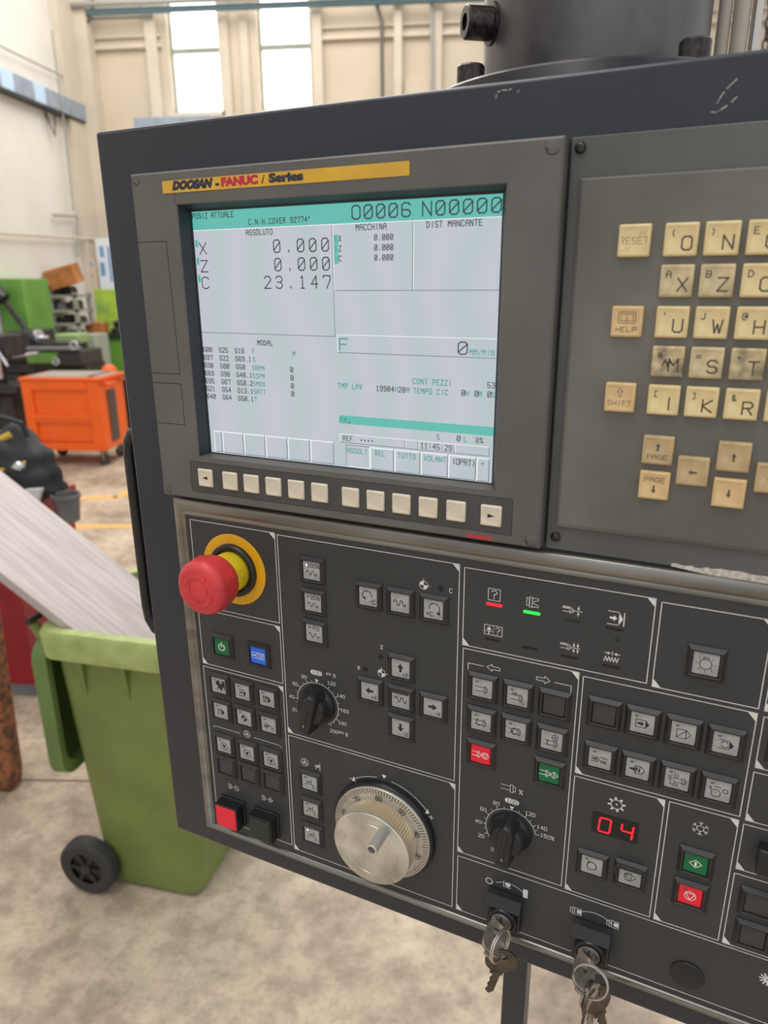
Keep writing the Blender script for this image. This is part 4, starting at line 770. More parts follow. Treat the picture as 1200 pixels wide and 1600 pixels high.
def notch(i): return 1 - (.02 if (i % 16) in (0, 1) else 0)
prof = [(15.5, 18.5), (18.2, 19.2), (19.4, 21), (20.2, 24), (20.6, 29), (20.9, 34), (20.9, 37), (20.2, 39.6), (18.4, 41.8), (16.6, 42.9), (14.6, 43.2)]
b.lathe(0, 0, prof, 64, rm=notch); b.build('mushroom_cap', es, angle=28)
b = PM().mat('ered')
b.ring(0, 0, 7.6, 8.4, 42.9, 43.6, 32)
for a0, a1 in ((50, 150), (230, 330)):
    b.ring(0, 0, 9.4, 13.2, 42.9, 43.75, 20, a0, a1); a = R_(a1); c = (11.3 * math.cos(a), 11.3 * math.sin(a)); t = (-math.sin(a), math.cos(a)); n = (math.cos(a), math.sin(a))
    b.prism([(c[0] + n[0] * 3, c[1] + n[1] * 3), (c[0] + t[0] * 4.2, c[1] + t[1] * 4.2), (c[0] - n[0] * 3, c[1] - n[1] * 3)], 42.9, 43.75)
for i in range(4):
    a = 20 + 90 * i
    for zz_ in (26, 31):
        P = []
        for k in range(5):
            aa = R_(a + k * 3.2); P.append([(20.1 * math.cos(aa), 20.1 * math.sin(aa), zz_), (21.5 * math.cos(aa), 21.5 * math.sin(aa), zz_ + .3), (21.5 * math.cos(aa), 21.5 * math.sin(aa), zz_ + 1.6), (20.1 * math.cos(aa), 20.1 * math.sin(aa), zz_ + 2)])
        b.loft(P)
b.build('arrow_relief', es)
# ---- rotary override switches
def rotary(u, v, tilt, lab):
    k = bpy.data.objects.new('rotary_switch', None); COL.objects.link(k); k.parent = CP; k.location = (u / 1000, -.003, v / 1000); k.empty_display_size = .02; k['label'] = lab
    b = PM().mat('black'); b.lathe(0, 0, [(15.4, 0), (15.2, 1.6), (13.8, 3.4), (12.6, 6), (12.0, 10.5), (10.6, 12.4), (8, 13)], 40); b.build('knob_skirt', k)
    b = PM().mat('black'); t = R_(tilt); c, s_ = math.cos(t), math.sin(t)
    def rg(hw, y0, y1, z_, ch): return [(x * c + y * s_, -x * s_ + y * c, z_ + (dz if True else 0)) for x, y, dz in ((-hw, y0, -1.5), (hw, y0, -1.5), (hw, y1 - ch, 0), (hw * .45, y1, 0), (-hw * .45, y1, 0), (-hw, y1 - ch, 0))]
    b.loft([rg(6.2, -19, 17.5, 3, 4), rg(6.0, -19, 17, 8, 4), rg(5.0, -18.4, 16, 17.0, 4), rg(4.2, -17.6, 15, 18.2, 4)], True, True); b.build('pointer_grip', k, bevel=.0009, seg=3, angle=50)
    b = PM().mat('inkw'); P = [(0, -8.5), (0, -12)]; b.mat('blank'); b.line([(x * c + y * s_, -x * s_ + y * c) for x, y in ((0, 13), (0, 2), (0, -8))], .5, 18.4)
    b.mat('inkf'); b.poly([(x * c + y * s_, -x * s_ + y * c, 17.6) for x, y in ((-.9, -11.5), (.9, -11.5), (0, -8.5))]); b.build('pointer_mark', k, smooth=False)
rotary(162.0, -406.8, 15, 'black rotary feed override knob with a 0 to 200 % scale'); rotary(316.0, -468.6, 5, 'black rotary spindle override knob with a 0 to 150 % scale')
# ---- handwheel
hw = bpy.data.objects.new('handwheel', None); COL.objects.link(hw); hw.parent = CP; hw.location = (.2178, -.003, -.5018); hw.empty_display_size = .02; hw['label'] = 'aluminium pulse handwheel with graduated dial and crank grip'
b = PM().mat('black'); b.lathe(0, 0, [(42.2, 0), (42.2, 3.2), (41.4, 4.4), (38, 4.6)], 72); b.build('base_ring', hw)
b = PM().mat('dial'); b.lathe(0, 0, [(39.6, 3.5), (40.0, 6.4), (39.5, 7.1), (33, 7.2), (29.5, 7.4), (27.5, 7.6)], 96); b.build('graduated_dial', hw, angle=40)
b = PM().mat('ink')
for i in range(100):
    a = R_(92 + i * 3.6); r0 = 34.2 if i % 5 == 0 else 35.4
    b.line([(r0 * math.cos(a), r0 * math.sin(a)), (39.2 * math.cos(a), 39.2 * math.sin(a))], .42, 7.32)
for i in range(10):
    a = R_(92 + 36 * i); n = (60 + 10 * i) % 100; t = '%d' % n; b.text(t, 32.9 * math.cos(a) + 1.6 * math.cos(a), 32.9 * math.sin(a) + 1.6 * math.sin(a), 0, 0, 0) if False else None
    c_ = (30.4 * math.cos(a), 30.4 * math.sin(a)); b.text(t, c_[0], c_[1], 3.6, .48, 8.0, asp=.55, align='c', rot=a - math.pi / 2)
b.build('graduation', hw, smooth=False)
b = PM().mat('knurl'); b.lathe(0, 0, [(29.2, 7.5), (29.2, 10), (30.4, 10.6), (30.4, 23.6), (29.6, 24.4)], 164, rm=lambda i: 1 + (.02 if i % 2 else -.02)); b.build('knurled_rim', hw, angle=15)
b = PM().mat('dialface'); b.lathe(0, 0, [(30.9, 23.4), (31.0, 24.2), (30.4, 24.8), (22.6, 24.8), (22.4, 24.5), (21.9, 24.5), (21.7, 24.8), (5, 24.8)], 96); b.build('wheel_face', hw, angle=20)
b = PM().mat('dial'); gx, gy = 12.2, 22.6
b.lathe(gx, gy, [(4.6, 24.6), (4.4, 26), (4.2, 46), (4.2, 46.8), (3.9, 47.2), (2.8, 47.2), (2.7, 44)], 32); b.mat('ink'); b.lathe(gx, gy, [(2.9, 44.0), (2.8, 44.4)], 20); b.mat('screw'); b.lathe(gx, gy, [(2.2, 44.2), (2.0, 45.6), (1.2, 46.0)], 16); b.mat('bright'); b.box(gx - 1.6, gx + 1.6, gy - .25, gy + .25, 45.9, 46.1)
b.build('crank_grip', hw, angle=30)
# ---- key switches
for u, v in ((315.9, -536.0), (377.6, -536.6)):
    k = bpy.data.objects.new('key_switch', None); COL.objects.link(k); k.parent = CP; k.location = (u / 1000, -.003, v / 1000); k.empty_display_size = .02
    b = PM().mat('black'); b.rects([((-13, 12.5, -13, 13.5), 0), ((-13, 12.5, -13, 13.5), 5.0), ((-12.2, 11.8, -12.2, 12.8), 8.5)]); b.build('switch_body', k, bevel=.0006)
    b = PM().mat('frame'); b.loft([[(x, 14.6, 1.5), (x, 15.0, 7.5), (x, 7.0, 11.2), (x, 6.6, 9.0), (x, 10, 1.5)] for x in (-12.8, 12.4)]); b.build('hood', k, angle=20)
    b = PM().mat('black'); b.lathe(0, -3, [(10.6, 7), (10.6, 11), (9.8, 12.2), (8.2, 12.4), (7.8, 11)], 36); b.build('collar', k)
    b = PM().mat('steel'); b.lathe(0, -3, [(7.6, 9), (7.4, 12.6), (6.8, 13)], 32); b.mat('ink'); b.box(-.7, .7, -8, 2, 12.9, 13.05); b.build('lock_barrel', k)
# ================================================================== mount, post and keys
def PWu(u, v, w): # panel mm -> world
    c, s_ = math.cos(PANEL_ROT), math.sin(PANEL_ROT); x, y, z_ = u / 1000, -w / 1000, v / 1000
    return PANEL_LOC + Vector((x * c - y * s_, x * s_ + y * c, z_))
def PX(px, py, w): # photograph point on the plane w mm in front of the panel face -> world
    d = CX * ((px - 600) / 1125) + CYd * ((py - 800) / 1125) + CZ; t = (w / 1000 - CPOS.z) / d.z; p = CPOS + d * t
    return PWu(p.x * 1000, p.y * 1000, p.z * 1000)
AW = p2w(Vector((0, 0, 1))).normalized(); AU = p2w(Vector((1, 0, 0))).normalized(); AV = Vector((0, 0, 1))
mt = empty('swivel_mount', PWu(308.5, 0, -131), PANEL_ROT, 'scuffed steel swivel column bolted to the top of the control panel', 'column')
b = MB().mat('cyl'); b.lathe(0, 0, [(.108, 0), (.108, .0105), (.106, .012), (.07, .012)], 96); b.mat('bright'); b.build('flange', mt, angle=30)
b = MB().mat('cyl'); b.lathe(0, 0, [(.0705, .011), (.0705, .36), (.068, .365)], 96); b.build('column_tube', mt)
b = MB().mat('bright'); b.lathe(0, 0, [(.0745, .012), (.0745, .0135), (.0725, .015), (.070, .015)], 80, cap0=False, cap1=False); b.build('weld_ring', mt)
def bolt(m_, x, y, z_, ax='z', r=.0085, h_=.013):
    b = MB().mat('screw')
    pr = [(r * 1.25, 0), (r * 1.25, .0015), (r, .0018), (r, h_ - .0012), (r - .001, h_), (r * .5, h_), (r * .5, h_ - .006)]
    b.lathe(0, 0, pr, 28); o = b.build('bolt', m_, angle=30); o.location = (x, y, z_)
    if ax != 'z': o.rotation_euler = ax
    return o
for a in (230, 318, 20, 140): bolt(mt, .091 * math.cos(R_(a)), .091 * math.sin(R_(a)), .012)
for a, z_ in ((219, .053), (216, .095), (214, .137)):
    bolt(mt, .0700 * math.cos(R_(a)), .0700 * math.sin(R_(a)), z_, (0, R_(90), R_(a)), .0095, .018)
# conduits beside the column
for k, (dx, r, ms) in enumerate(((.0755, .0042, 'pil'), (.0855, .0052, 'pil'), (.0945, .0032, 'bright'))):
    b = MB().mat(ms); pts = [(0, 0, 0), (0, 0, .12), (0, 0, .36)]; b.tube(pts, r, 12); o = b.build('conduit_pipe'); o.location = PWu(308.5 + dx * 1000, 0, -131 - 36); o.rotation_euler = (0, 0, PANEL_ROT)
    tag(o, ['thin tarnished pipe, nearest the column of three upright pipes', 'thick cream pipe, middle of three upright pipes beside the column', 'thin bright pipe, furthest right of three pipes beside the column'][k], 'pipe', 'upright pipes beside the column')
# stand post under the panel
pb = PWu(285.5, -586, -190); b = MB().mat('housing'); b.box(-.0128, .0128, -.0128, .0128, .012, pb.z); po = empty('stand_post', (pb.x, pb.y, 0), PANEL_ROT, 'black square post standing under the control panel', 'post'); b.build('square_tube', po, bevel=.002)
b = MB().mat('housing'); b.box(-.10, .10, -.10, .10, 0, .012); b.build('foot_plate', po, bevel=.002)
# keys
def place(o, pos, ax, ay, az): m_ = Matrix((ax, ay, az)).transposed().to_4x4(); m_.translation = pos; o.matrix_world = m_; return o
def frame_from(down, nrm):
    d = down.normalized(); n = (nrm - d * nrm.dot(d)).normalized(); return d.cross(n) * -1, -d, n   # x, y(up), z
def keymesh(bow='round', r=.0115, blade=.024, th=.0018, ms='keysteel', hole=True, teeth=True, bowlen=.0):
    """key with its ring hole near the origin; the blade points along -y"""
    b = MB().mat(ms); n = 28
    out = []; inn = []
    for i in range(n):
        a = 2 * math.pi * i / n; x, y = math.cos(a), math.sin(a)
        if bow == 'round': ox, oy = r * x, r * y
        else:
            k = 1 / max(abs(x) ** 4 + abs(y) ** 4, 1e-6) ** .25; ox, oy = r * .82 * x * k, (r + bowlen) * y * k
        out.append((ox, oy - r * .45)); inn.append((r * (.30 if bow == 'round' else .28) * x, r * (.26 if bow == 'round' else .62) * y + (0 if bow == 'round' else .001)))
    for z0, z1 in ((-th / 2, th / 2),):
        b.loft([[(x, y, z0) for x, y in inn], [(x, y, z0) for x, y in out], [(x, y, z1) for x, y in out], [(x, y, z1) for x, y in inn], [(x, y, z0) for x, y in inn]], False, False)
    if blade:
        y0 = -r * 1.40; hw = .0032; P = [(hw, y0), (hw, y0 - blade)] + [(0, y0 - blade - .003)]
        k = 7
        for i in range(k + 1): P.append((-hw + (.0016 if i % 2 else .0003), y0 - blade + blade * i / k))
        b.prism(P, -th * .4, th * .4)
        b.prism([(.0045, y0 + .001), (.0045, y0 - .003), (-.0045, y0 - .003), (-.0045, y0 + .001)], -th / 2, th / 2)
    return b
def rnd(u, v): return None
kr = []
for i, (u, v, lab) in enumerate(((315.9, -539, 'steel key sitting in the left key switch, above the stand post'), (377.6, -539.6, 'steel key sitting in the right key switch'))):
    b = keymesh('oval', .0100, 0, .0022, 'bowsteel', bowlen=.0025); b.mat('bowsteel'); b.box(-.0035, .0035, -.020, -.010, -.0009, .0009)
    o = b.build('key', bevel=.0004, angle=40)
    slot = (AU * .80 - AV * .60).normalized()
    y = (AW * -1.0 + AV * .04).normalized(); x = (slot - y * slot.dot(y)).normalized(); z_ = x.cross(y)
    place(o, PWu(u - .5, v - .5, 25), x, y, z_); tag(o, lab, 'key')
def split_ring(cpx, cpy, w, r, nrm, lab):
    b = MB().mat('bright')
    for dz, ph in ((-.0007, 0), (.0007, 40)):
        b.tube([(r * math.cos(R_(a + ph)), r * math.sin(R_(a + ph)), dz) for a in range(0, 361, 12)], .0006, 8, False)
    o = b.build('key_ring'); c = PX(cpx, cpy, w); n = nrm.normalized(); x = n.cross(AV).normalized(); y = n.cross(x); place(o, c, x, y, n); tag(o, lab, 'key ring'); return o
split_ring(781.5, 1478, 36, .0112, (AU * .95 + AW * .28 + AV * .05), 'steel split ring seen nearly edge-on, hanging from the left key')
split_ring(922.5, 1534, 36, .0112, (AU * -.1 + AW * 1.0 + AV * .25), 'round steel split ring hanging from the right key')
def hang(px, py, w, px2, py2, nrm, lab, **k):
    p = PX(px, py, w); d = PX(px2, py2, w) - p; b = keymesh(**k); o = b.build('key', bevel=.0003, angle=40); x, y, n = frame_from(d, nrm); place(o, p, x, y, n); tag(o, lab, 'key')
hang(786, 1494, 34, 766, 1541, AW * .9 + AU * .35, 'dark steel key with round bow hanging from the left ring', r=.0112, blade=.021, ms='keysteel')
hang(924, 1549, 36, 921, 1600, AW * .55 + AU * .85, 'flat grey key hanging in the middle of the right ring', r=.0100, blade=.022, ms='bowsteel')
hang(920, 1549, 37.5, 909, 1605, AW * .1 + AU * 1.0, 'dark key seen edge-on, leftmost on the right ring', r=.0105, blade=.026, ms='keysteel')
hang(930, 1552, 33, 941, 1600, AW * .7 + AU * .7, 'brownish round-bowed key, rightmost on the right ring', r=.0105, blade=.016, ms='keysteel')
# ================================================================== things in the hall
M['bin'] = mat('green_plastic', (0.185, 0.24, 0.055), 0.45, col2=(0.15, 0.195, 0.05), vscale=7, detail=6, bump=.05)
M['binlid'] = mat('green_lid_plastic', (0.135, 0.22, 0.06), 0.42, var=.2, vscale=8)
M['binrim'] = mat('worn_green_rim', (0.40, 0.46, 0.17), 0.5, col2=(0.26, 0.34, 0.10), vscale=14)
M['tyre'] = mat('tyre_rubber', (0.035, 0.033, 0.033), 0.6, var=.2, vscale=30)
M['orange'] = mat('orange_paint', (0.90, 0.13, 0.006), 0.4, var=.08, vscale=5); M['orange2'] = mat('orange_trim', (0.80, 0.13, 0.012), 0.4)
M['ctop'] = mat('worktop_mat', (0.36, 0.31, 0.27), 0.6, var=.2, vscale=8); M['rubber'] = mat('black_rubber', (0.04, 0.035, 0.03), 0.6); M['brown'] = mat('brown_panel', (0.075, 0.055, 0.05), 0.5)
M['red'] = mat('red_paint', (0.30, 0.004, 0.014), 0.45, var=.2, vscale=5); M['gbase'] = mat('grey_base', (0.20, 0.20, 0.22), 0.6, var=.2, vscale=6)
M['board'] = mat('brushed_sheet', (0.62, 0.54, 0.515), 0.5, col2=(0.47, 0.41, 0.39), vscale=9, stretch=(.5, 7, .5), detail=6, metal=.15)
M['rust'] = mat('rusty_iron', (0.33, 0.12, 0.045), 0.75, col2=(0.09, 0.04, 0.02), vscale=28, detail=8, bump=.5, bscale=90, lo=.4, hi=.62)
M['bag'] = mat('black_cloth', (0.028, 0.028, 0.032), 0.7, var=.4, vscale=12, bump=.3, bscale=60); M['bagy'] = mat('yellow_piping', (0.55, 0.34, 0.03), 0.6); M['white'] = mat('white_sheet', (0.65, 0.63, 0.62), 0.6, var=.15, vscale=14); M['bucket'] = mat('grey_bucket', (0.16, 0.15, 0.15), 0.5, var=.3, vscale=9)
M['mgreen'] = mat('machine_green', (0.15, 0.36, 0.055), 0.45, var=.25, vscale=3); M['lime'] = mat('lime_board', (0.46, 0.66, 0.06), 0.5, col2=(0.24, 0.42, 0.10), vscale=5); M['pgreen'] = mat('pale_green', (0.30, 0.44, 0.18), 0.5, var=.2, vscale=4)
M['dgreen'] = mat('dark_green', (0.07, 0.20, 0.02), 0.5, var=.2, vscale=4); M['iron'] = mat('dark_iron', (0.05, 0.045, 0.045), 0.45, metal=.4, var=.5, vscale=14); M['chrome'] = mat('chrome', (0.7, 0.72, 0.78), 0.2, metal=.9)
M['shelf'] = mat('grey_shelf', (0.38, 0.37, 0.33), 0.5, var=.2, vscale=5); M['cab'] = mat('grey_green_cabinet', (0.36, 0.38, 0.32), 0.5, var=.1, vscale=4); M['crate'] = mat('orange_crate', (0.55, 0.21, 0.06), 0.6, var=.35, vscale=7)
M['poster'] = mat('poster_paper', (0.72, 0.78, 0.84), 0.6); M['pblue'] = mat('poster_blue', (0.14, 0.30, 0.55), 0.6); M['pred'] = mat('poster_red', (0.45, 0.10, 0.12), 0.6)
# ---- wheeled bin
B0 = F(322, 1397); br = R_(-8)
bn = empty('wheeled_bin', (B0.x - .135, B0.y + .16, 0), br, 'green wheeled waste bin with its lid hanging open, in front of the red skip', 'bin')
def rring(x0, x1, y0, y1, z_, r=.05): return [(x, y, z_) for x, y in rr(x0, x1, y0, y1, r, 5)]
b = MB().mat('bin'); b.loft([rring(-.16, .15, -.165, .165, .015, .04), rring(-.165, .155, -.17, .17, .05, .04), rring(-.20, .27, -.205, .205, .82, .05), rring(-.19, .262, -.195, .195, .82, .05), rring(-.155, .145, -.158, .158, .04, .04)], False, True)
b.build('body', bn, angle=50)
b = MB().mat('bin')
for x in (-.10, .03, .16):
    b = MB().mat('bin'); b.loft([[(x - .008, -.201, .80), (x + .008, -.201, .80), (x + .008, -.223, .80), (x - .008, -.223, .80)], [(x - .004 - .01, -.191, .66), (x + .004 - .01, -.191, .66), (x + .004 - .01, -.195, .66), (x - .004 - .01, -.195, .66)]]); b.build('rib', bn)
b = MB().mat('binrim'); b.loft([rring(-.225, .295, -.231, .231, .80, .06), rring(-.228, .298, -.235, .235, .865, .06), rring(-.220, .29, -.228, .228, .88, .06), rring(-.197, .268, -.201, .201, .88, .05), rring(-.197, .268, -.201, .201, .80, .05), rring(-.225, .295, -.231, .231, .80, .06)], False, False); b.build('rim', bn, angle=40)
for sy in (-1, 1):
    w = bpy.data.objects.new('wheel', None); COL.objects.link(w); w.parent = bn; w.location = (-.185, sy * .20, .092); w.rotation_euler = (R_(90), 0, 0)
    b = MB().mat('tyre'); b.lathe(0, 0, [(.052, -.022), (.080, -.026), (.090, -.018), (.092, 0), (.090, .018), (.080, .026), (.052, .022)], 40, False, False); b.build('tyre', w)
    b = MB().mat('tyre'); b.lathe(0, 0, [(.054, -.010), (.054, .010), (.014, .012)], 32); b.lathe(0, 0, [(.016, -.026), (.016, .026)], 16); b.mat('iron')
    for k in range(6): a = R_(k * 60); c, s_ = math.cos(a), math.sin(a); b.loft([[(r * c - t * s_, r * s_ + t * c, z_) for t, z_ in ((-.006, -.021), (.006, -.021), (.006, .021), (-.006, .021))] for r in (.012, .055)])
    b.build('hub', w)
b = MB().mat('iron'); b.tube([(-.185, -.18, .092), (-.185, .18, .092)], .009, 10); b.build('axle', bn)
b = MB().mat('bin')
for sy in (-.175, .175): b.prism([(0, 0)] + [], 0, 0) if False else b.tube([(-.215, sy, .82), (-.245, sy, .84), (-.262, sy, .87), (-.258, sy, .885)], .014, 10)
b.build('hinge_arm', bn)
b = MB().mat('iron'); b.tube([(-.256, -.20, .885), (-.256, .20, .885)], .010, 12); b.build('hinge_rod', bn)
ld = MB().mat('binlid'); Z0, Z1 = .865, .43
def lr(x, y, z0, z1, c=.05): return [(x, p, r_) for p, r_ in rr(-y, y, z0, z1, c, 4)]
ld.loft([lr(-.235, .195, Z1 + .03, Z0 - .02), lr(-.235, .215, Z1, Z0), lr(-.275, .222, Z1 - .005, Z0, .06), lr(-.30, .18, Z1 + .05, Z0 - .05, .06)], False, True); ld.loft([lr(-.235, .195, Z1 + .03, Z0 - .02), lr(-.27, .19, Z1 + .035, Z0 - .03), lr(-.29, .15, Z1 + .07, Z0 - .07)], False, True)
for y in (-.08, .08): ld.box(-.29, -.265, y - .008, y + .008, Z1 + .08, Z0 - .08)
lo = ld.build('lid', bn, angle=40); lo.location = (.028, 0, -.03)
# ---- sheet chute resting in the bin
A, B_, C_, D = S(110, 990, 1.63), S(-150, 789, 1.63), S(262, 942, 1.99), S(-150, 616, 1.99)
dA = (A - B_).normalized(); dC = (C_ - D).normalized()
A2 = A + dA * .30; C2 = C_ + dC * .02
nb = (A2 - B_).cross(D - B_).normalized()
if nb.z < 0: nb = -nb
b = MB().mat('board'); t = nb * -.006
vs = lambda a, c: [tuple(a), tuple(c), tuple(c + t), tuple(a + t)]
b.loft([vs(B_, D), vs(B_.lerp(A2, .5), D.lerp(C2, .5)), vs(A2, C2)])
e1 = nb * .02
b.loft([[tuple(B_), tuple(B_ + e1), tuple(B_ + e1 + (B_ - D).normalized() * .003), tuple(B_ + (B_ - D).normalized() * .003)], [tuple(A2), tuple(A2 + e1), tuple(A2 + e1 + (B_ - D).normalized() * .003), tuple(A2 + (B_ - D).normalized() * .003)]])
o = b.build('sheet_metal_chute', smooth=False); tag(o, 'long grey sheet-metal chute sloping down into the green bin', 'chute')
# ---- red skip with odds and ends on it
p0 = F(62, 1072, .07)
sk = empty('red_skip', (p0.x - .6, p0.y + .22, 0), 0, 'dark red steel skip behind the green bin', 'skip')
b = MB().mat('red'); tx_ = S(121, 800, p0.y + .48).x - sk.location.x; zt = S(118, 776, p0.y + .30).z
b.rects([((-.7, .58, -.21, .21), .07), ((-.75, tx_, -.25, .25), zt), ((-.73, tx_ - .02, -.23, .23), zt), ((-.68, .56, -.19, .19), .1)]); b.build('tub', sk)
b = MB().mat('red'); b.box(-.76, tx_ + .01, -.265, -.245, zt - .05, zt + .005); b.box(tx_ - .01, tx_ + .01, -.265, .26, zt - .05, zt + .005); b.build('rim_bar', sk)
b = MB().mat('gbase'); b.box(-.66, .55, -.19, .19, 0, .07); b.build('skid_base', sk)
# lid plank across the skip holding the bag
zb = zt + .005
b = MB().mat('bucket'); bx = S(104, 790, p0.y + .15); 
o = b.lathe(0, 0, [(.045, .0), (.056, .10), (.060, .10), (.060, .115), (.054, .115), (.043, .01)], 32).build('grey_bucket'); 
bk = o; bk.location = (S(104, 785, p0.y + .14).x, p0.y + .14, zb - .06); tag(bk, 'small dark grey bucket at the right end of the red skip', 'bucket')
bg_ = empty('work_bag', (S(28, 760, p0.y + .2).x, p0.y + .20, zb), 0, 'black cloth bag with yellow piping on the red skip', 'bag')
bm = bmesh.new(); bmesh.ops.create_icosphere(bm, subdivisions=4, radius=1)
for v in bm.verts:
    x, y, z_ = v.co; s_ = 1 + .10 * math.sin(5 * x + 3 * z_) + .07 * math.sin(9 * y + 7 * x) + .05 * math.sin(13 * z_ + 4 * x)
    wd_ = .185 * (1.05 - .28 * z_); v.co = Vector((x * wd_ * s_, y * .14 * s_, max(0, (z_ * .5 + .46)) * .345 * (1 + .06 * math.sin(7 * x))))
me = bpy.data.meshes.new('bag_body'); bm.to_mesh(me); bm.free(); me.materials.append(M['bag']); me.polygons.foreach_set('use_smooth', [True] * len(me.polygons)); o = bpy.data.objects.new('bag_body', me); COL.objects.link(o); o.parent = bg_
b = MB().mat('bagy')
b.tube([(-.19, -.12, .175), (-.09, -.155, .165), (0, -.155, .17), (.08, -.135, .185), (.12, -.10, .20)], .007, 8); b.tube([(-.03, -.135, .22), (-.05, -.12, .27), (-.08, -.10, .31)], .008, 8); b.tube([(.02, -.10, .29), (.06, -.08, .31)], .014, 8)
b.build('piping', bg_)
b = MB().mat('bag'); b.tube([(-.12, -.04, .29), (-.09, -.05, .36), (.02, -.05, .375), (.09, -.04, .35), (.10, -.03, .29)], .011, 10); b.build('carry_handle', bg_)
b = MB().mat('chrome'); b.lathe(0, 0, [(.02, 0), (.02, .02), (.012, .03)], 16); o = b.build('buckle', bg_); o.location = (.11, -.125, .19); o.rotation_euler = (R_(80), 0, 0)
b = MB().mat('white'); q0, q1 = S(66, 768, p0.y - .03), S(95, 735, p0.y - .03)
b.loft([[(0, 0, 0), (.055, 0, 0), (.055, .02, 0), (0, .02, 0)], [(.03, .0, .09), (.10, 0, .095), (.10, .02, .095), (.03, .02, .09)]]); o = b.build('white_flap', bg_); o.location = (.085, -.14, -.01); o.scale = (1.1, 1, 1.15)
# ---- rusty beam
b = MB().mat('rust'); p, q_ = F(8, 1232), S(-34, 935, 2.06); d = .045
b.loft([[(p.x - .07, p.y - .02, 0), (p.x + .035, p.y - .02, 0), (p.x + .035, p.y + .05, 0), (p.x - .07, p.y + .05, 0)], [(p.x - .07, p.y - .02, .06), (p.x + .05, p.y - .02, .06), (p.x + .05, p.y + .05, .06), (p.x - .07, p.y + .05, .06)], [(q_.x - .05, q_.y - .02, q_.z), (q_.x + .04, q_.y - .02, q_.z), (q_.x + .04, q_.y + .05, q_.z), (q_.x - .05, q_.y + .05, q_.z)]])
o = b.build('rusty_beam', bevel=.006); tag(o, 'rusty brown iron beam leaning at the left edge, in front of the red skip', 'beam')
# ---- orange tool trolley
Yt = 6.67; TL, TR = S(30, 590, Yt), S(151, 588, Yt); zt2 = TL.z; wT = TR.x - TL.x; zb2 = .16
tr = empty('tool_trolley', ((TL.x + TR.x) / 2, Yt + .25, 0), 0, 'orange steel tool trolley on castors with a brown worktop', 'trolley')
hw_ = wT / 2; D2 = .50
b = MB().mat('orange'); b.box(-hw_, hw_, -.22, -.22 + D2, zb2, zt2 - .03); b.build('body', tr, bevel=.008)
b = MB().mat('orange')
for x0, x1, z0, z1 in ((-hw_, -hw_ + .10, zb2, zt2 - .03), (hw_ - .12, hw_, zb2, zt2 - .03), (-hw_ + .1, hw_ - .12, zt2 - .12, zt2 - .03), (-hw_ + .1, hw_ - .12, zb2, zb2 + .07), (-hw_ + .1, hw_ - .12, .47, .52)): b.box(x0, x1, -.25, -.22, z0, z1)
b.build('side_frame', tr, bevel=.006)
b = MB().mat('orange2'); b.box(-hw_ + .1, hw_ - .12, -.245, -.22, .44, .47); b.box(-hw_ + .1, hw_ - .12, -.24, -.22, .26, .275); b.build('side_ledge', tr, bevel=.004)
b = MB().mat('brown'); b.box(hw_, hw_ + .012, -.10, .06, zb2 + .07, zt2 - .14); b.build('dark_panel', tr)
b = MB().mat('orange2'); b.tube([(hw_, -.16, zt2 - .07), (hw_ + .05, -.16, zt2 - .07), (hw_ + .05, .22, zt2 - .07), (hw_, .22, zt2 - .07)], .018, 10); b.build('push_handle', tr)
b = MB().mat('orange'); b.box(-hw_ - .012, hw_ + .03, -.262, -.22 + D2 + .02, zt2 - .03, zt2); b.build('top_tray', tr, bevel=.008)
b = MB().mat('ctop'); b.box(-hw_ + .05, hw_ - .12, -.23, -.22 + D2 - .02, zt2, zt2 + .008); b.mat('rubber'); b.box(hw_ - .12, hw_ - .09, -.2, .22, zt2, zt2 + .012); b.mat('ctop'); b.box(hw_ - .08, hw_ + .01, -.2, .22, zt2, zt2 + .008); b.build('worktop', tr)
for x in (-hw_ + .07, hw_ - .07):
    for y in (-.17, .20):
        w = bpy.data.objects.new('castor', None); COL.objects.link(w); w.parent = tr; w.location = (x, y, 0)
        b = MB().mat('rubber'); b.lathe(0, 0, [(.05, -.018), (.056, -.01), (.056, .01), (.05, .018)], 24); o = b.build('wheel', w); o.location = (0, 0, .056); o.rotation_euler = (R_(90), 0, R_(30))
        b = MB().mat('steel'); b.box(-.03, .03, -.03, .03, .13, .16); b.box(-.02, .02, -.028, -.022, .05, .13); b.box(-.02, .02, .022, .028, .05, .13); b.build('fork', w)
# ---- machinery along the far left
def bxo(name, px0, px1, py0, py1, Y, dep, ms, lab, cat, bev=.01, rest=None, grp=None):
    p, q_ = S(px0, py0, Y), S(px1, py1, Y); z0, z1 = q_.z, p.z; p.x = max(p.x, LX + .02)
    if rest is not None: z0 = rest
    b = MB().mat(ms); b.box(p.x, S(px1, py0, Y).x, Y, Y + dep, z0, z1); o = b.build(name, bevel=bev); tag(o, lab, cat, grp); return o, (p.x, S(px1, py0, Y).x, z0, z1)
cb, e = bxo('tall_green_cabinet', -60, 34, 436, 700, 9.0, .6, 'mgreen', 'tall green machine cabinet at the far left wall', 'cabinet', rest=0)
b = MB().mat('iron'); b.tube([tuple(S(5, 468, 8.9)), tuple(S(44, 520, 8.9))], .035, 8); b.lathe(0, 0, [(.0, 0)], 3) if False else None
b.tube([tuple(S(-8, 455, 8.85)), tuple(S(6, 468, 8.85))], .09, 10); b.build('lamp_arm', None); o = bpy.data.objects['lamp_arm']; o.parent = cb
